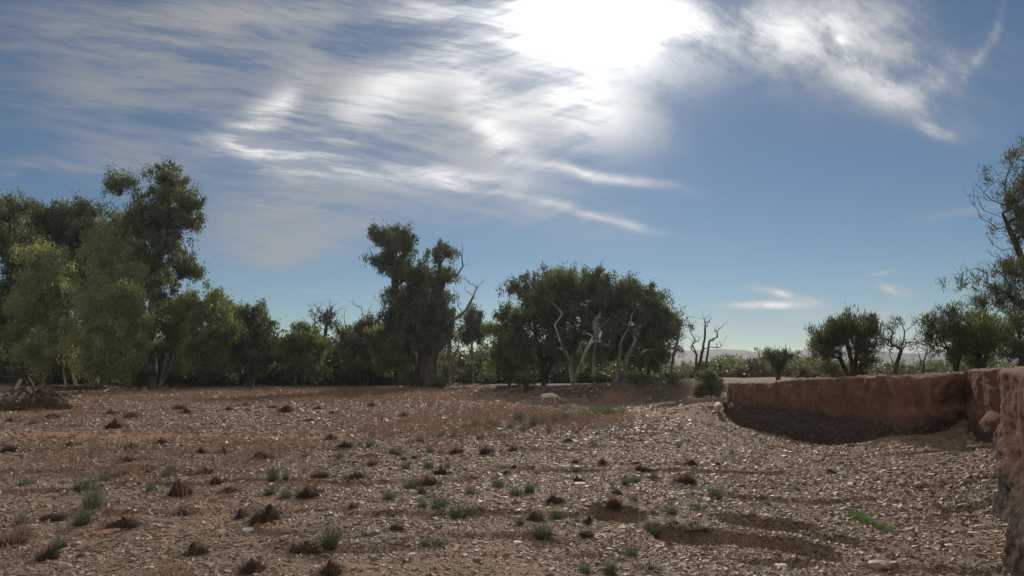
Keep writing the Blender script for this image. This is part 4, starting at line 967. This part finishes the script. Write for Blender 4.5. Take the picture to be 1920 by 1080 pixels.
# far scrub belt: uncountable
def build_woodland():
    rng = np.random.default_rng(23); protos = []
    for i in range(6):
        c = rng.normal(size=(26, 3)) * np.array([1.5, 1.5, .9]) + np.array([0, 0, 1.9]); c[:, 2] = np.clip(c[:, 2], .5, 9)
        v, f, t = leaves(rng, c, 55, 1.0, .5, .5, 'x'); v[:, 2] = np.maximum(v[:, 2], 0)
        protos.append(mesh('scrub_%d' % i, v, f, [M_LEAF[['gum', 'olive', 'gum', 'olive', 'gum', 'brown'][i]]], {'tint': ('FACE', t)}))
    px, d, s = [], [], []
    for a, b, d0, d1, n, s0, s1 in ((-250, 480, 108, 170, 330, 1.1, 2.3), (430, 760, 112, 170, 240, 1.1, 1.9), (740, 960, 115, 180, 150, 1.0, 1.55), (880, 1180, 105, 150, 60, 1.0, 1.6), (1180, 1330, 120, 200, 25, .7, 1.1), (-200, 2200, 250, 600, 700, .7, 1.15), (1330, 1510, 105, 170, 70, .7, 1.05), (1500, 2050, 75, 190, 110, .3, .7), (1560, 2100, 150, 400, 110, .5, 1.0), (1320, 1520, 160, 260, 40, .9, 1.4)):
        px.append(rng.uniform(a, b, n)); d.append(rng.uniform(d0, d1, n)); s.append(rng.uniform(s0, s1, n))
    px, d, s = map(np.concatenate, (px, d, s)); x = (px - 960) / 1160 * d; z = terrain(x, d); n = len(x)
    o = instancer('far_woodland', np.stack([x, d, z - .2], 1), np.stack([0 * x, 0 * x, rng.uniform(0, 6.28, n)], 1), np.stack([s, s, s * rng.uniform(.75, 1.1, n)], 1), rng.integers(0, 6, n), protos)
    tag(o, 'belt of dull green scrub closing the plain behind the trees', 'scrub', kind='stuff')
build_woodland()

# ------------------------------------------------------------------ fallen timber on the left
def log(label, pts, r, group='fallen timber on the left bank', name='fallen_log', branches=0, bark='grey'):
    rng = np.random.default_rng(hash_(label)); P_ = [np.array(p, float) for p in pts]; segs = []; mm = len(P_) - 1
    res = []
    for i in range(mm):
        for j in range(5): res.append(P_[i] + (P_[i + 1] - P_[i]) * j / 5 + rng.normal(size=3) * r * .25)
    res.append(P_[-1]); n = len(res)
    for i in range(n - 1): segs.append((res[i], res[i + 1], r * (1 - .65 * i / n), r * (1 - .65 * (i + 1) / n)))
    for _ in range(branches):
        k = int(rng.integers(1, n - 1)); p = res[k]; dv = rng.normal(size=3); dv[2] = abs(dv[2]) * .8; dv /= np.linalg.norm(dv)
        L = rng.uniform(.8, 2.2); q = p + dv * L * .5; e = q + (dv + rng.normal(size=3) * .4) * L * .5
        segs += [(p, q, r * .35, r * .22), (q, e, r * .22, r * .08)]
    base = res[0]; V_, Q = tubes(segs, 8)
    caps = [np.arange(8)[::-1].reshape(1, 8), (np.arange(8) + (n - 2) * 16 + 8).reshape(1, 8)]
    o = obj(name, mesh(name, V_ - base, [Q] + caps, [M_BARK[bark]], smooth=True), loc=tuple(base)); tag(o, label, 'log', group); return o
def on(px, py, dz=0.0, d=None):
    x, y, z = hit(px, py); return (x, y, z + dz)
log('pale fallen log lying flat at the far left edge', [on(0, 747, .25), on(28, 746, .3)], .22, bark='pale')
log('curved dead limb arching over the root heap on the left', [on(22, 752, .9), on(35, 745, 1.7), on(52, 745, 2.0), on(70, 752, .4)], .2, branches=3, bark='dark')
log('dark log slanting across the root heap on the left', [on(5, 765, .3), on(40, 760, 1.3), on(85, 770, .2)], .32, branches=4, bark='dark')
log('short dark log at the foot of the two thin stems', [on(118, 745, .2), on(150, 742, .35)], .2, bark='dark', branches=2)
log('dead branch trailing right from the pale feathery gum', [on(190, 745, .5), on(215, 737, .7), on(245, 742, .1)], .12, branches=2)
def root_heap():
    rng = np.random.default_rng(4); b = hit(55, 770); r_ = empty('root_heap', b); tag(r_, 'dark heap of earth and tangled roots at the left edge of the creek', 'root heap')
    v, q, t = dome(rng, 1.5, .85, 40, 10)
    v[:, 0] *= 1.25; v += (fbm(v[:, 0] + v[:, 2], v[:, 1], .9, 3, 3) * .55)[:, None] * np.array([1, 1, .8])
    obj('earth_mound', mesh('earth_mound', v, q, [M_MOUND], smooth=True), r_)
    segs = []
    for i in range(34):
        a = rng.uniform(0, 6.28); e = rng.uniform(.1, 1.2); p = np.array([math.cos(a) * math.cos(e) * 1.8, math.sin(a) * math.cos(e) * 1.5, math.sin(e) * .8]); dv = p / np.linalg.norm(p)
        for k in range(4):
            q_ = p + dv * .2 + rng.normal(size=3) * .22; r0 = .06 * (1 - k / 5); segs.append((p, q_, r0, r0 * .8)); p = q_; dv = dv + rng.normal(size=3) * .3
    V_, Q = tubes(segs, 6); obj('roots', mesh('roots', V_, Q, [M_BARK['dark']], smooth=True), r_)
root_heap()
# sticks on the gravel
for px, py, w, ang, lb in [(420, 948, 34, .1, 'thin pale stick lying on gravel in the left foreground'), (305, 997, 44, -.15, 'long thin pale stick beyond the foreground gravel on the left'), (272, 832, 20, -.5, 'short white stick on the orange sand patch'),
                           (702, 850, 22, .5, 'curved pale stick behind the centre dead mounds'), (855, 905, 26, -.05, 'short thick branch right of the leaning dead mound'), (612, 1048, 20, -.6, 'short pale stick near the bottom centre'),
                           (1040, 1018, 38, -.7, 'bleached twig arching beside the centre foreground tuft'), (1168, 1008, 30, .4, 'pale twig near the small scour hole')]:
    x, y, z = hit(px, py); L = w * y / 1160; r = .018 + L * .012
    segs = []; p = np.array([-L / 2, 0, .03])
    for i in range(6):
        q_ = np.array([-L / 2 + L * (i + 1) / 6, random.uniform(-.06, .06) * L, .03 + .10 * L * math.sin((i + 1) / 6 * math.pi)]); segs.append((p, q_, r * (1 - i * .1), r * (1 - (i + 1) * .1))); p = q_
    V_, Q = tubes(segs, 6); o = obj('stick', mesh('stick', V_, Q, [M_BARK['pale']], smooth=True), loc=(x, y, z + .02)); o.rotation_euler = (0, 0, ang)
    tag(o, lb, 'stick', 'loose sticks on the gravel')

# ------------------------------------------------------------------ animals
def animal(label, px, py, rot, height, hang=1.0, dark=False):
    m, t, b = mat('fleece'); co = t.n.new('ShaderNodeTexCoord').outputs['Object']; n = t.noise(co, 18, 3)
    t.set(b.inputs['Base Color'], t.mix(n, (.42, .33, .24), (.58, .48, .36))); b.inputs['Roughness'].default_value = .9
    b.inputs['Sheen Weight'].default_value = .4
    bm = t.node('ShaderNodeBump', {'Strength': .4, 'Distance': .02, 'Height': n}); t.l.new(bm.outputs[0], b.inputs['Normal'])
    pts = [(-.40, 0, .64, .20), (-.10, 0, .62, .225), (.20, 0, .62, .22), (.40, 0, .66, .18), (.56, 0, .60, .115), (.72, 0, .50, .085), (.82, 0, .38, .068), (.88, 0, .27, .045)]
    ed = [(i, i + 1) for i in range(7)]
    def chain(start, lst):
        prev = start
        for p in lst: pts.append(p); ed.append((prev, len(pts) - 1)); prev = len(pts) - 1
    for s, st in ((1, .0), (-1, .09)):
        chain(0, [(-.46, s * .12, .48, .115), (-.42 - st, s * .125, .34, .06), (-.53 - st, s * .125, .24, .036), (-.49 - st, s * .125, .07, .026), (-.46 - st, s * .125, .015, .034)])
        chain(3, [(.36, s * .11, .45, .085), (.38 + st, s * .115, .27, .038), (.36 + st, s * .115, .07, .027), (.39 + st, s * .115, .015, .033)])
        chain(5, [(.70, s * .09, .53, .028), (.69, s * .15, .50, .016)])
    chain(0, [(-.60, 0, .66, .05), (-.66, 0, .50, .03)])
    me = bpy.data.meshes.new('sheep'); me.from_pydata([p[:3] for p in pts], ed, []); me.update()
    o = obj('sheep', me); x, y, z = hit(px, py); o.location = (x, y, z); o.rotation_euler = (0, 0, rot); k = height / .84; o.scale = (k, k, k)
    sk = o.modifiers.new('skin', 'SKIN'); sk.use_smooth_shade = True
    if not me.skin_vertices: bpy.context.view_layer.update()
    for i, v in enumerate(me.skin_vertices[0].data): v.radius = (pts[i][3],) * 2; v.use_root = (i == 0)
    o.modifiers.new('sub', 'SUBSURF').levels = 2; o.modifiers['sub'].render_levels = 2
    me.materials.append(m)
    return tag(o, label, 'sheep')
animal('cream sheep grazing in side view beyond the red grass', 1030, 757, R(4), .95)
animal('cream sheep seen from behind at the mouth of the gully', 1347, 776, R(78), .85)

# ------------------------------------------------------------------ air
def haze():
    m = bpy.data.materials.new('air'); m.use_nodes = True; t = NT(m.node_tree); t.n.clear()
    o_ = t.n.new('ShaderNodeOutputMaterial'); v = t.node('ShaderNodeVolumePrincipled', {'Color': (.86, .92, 1, 1), 'Density': .00014, 'Anisotropy': .5})
    t.l.new(v.outputs[0], o_.inputs['Volume'])
    V_ = np.array([(x, y, z) for z in (-4.0, 62.0) for y in (-2650, 2650) for x in (-2650, 2650)], float)
    Q = np.array([[0, 2, 3, 1], [4, 5, 7, 6], [0, 1, 5, 4], [2, 6, 7, 3], [0, 4, 6, 2], [1, 3, 7, 5]])
    tag(obj('haze', mesh('haze', V_, Q, [m])), 'thin pale air between the camera and the hills', 'haze', kind='stuff')
haze()
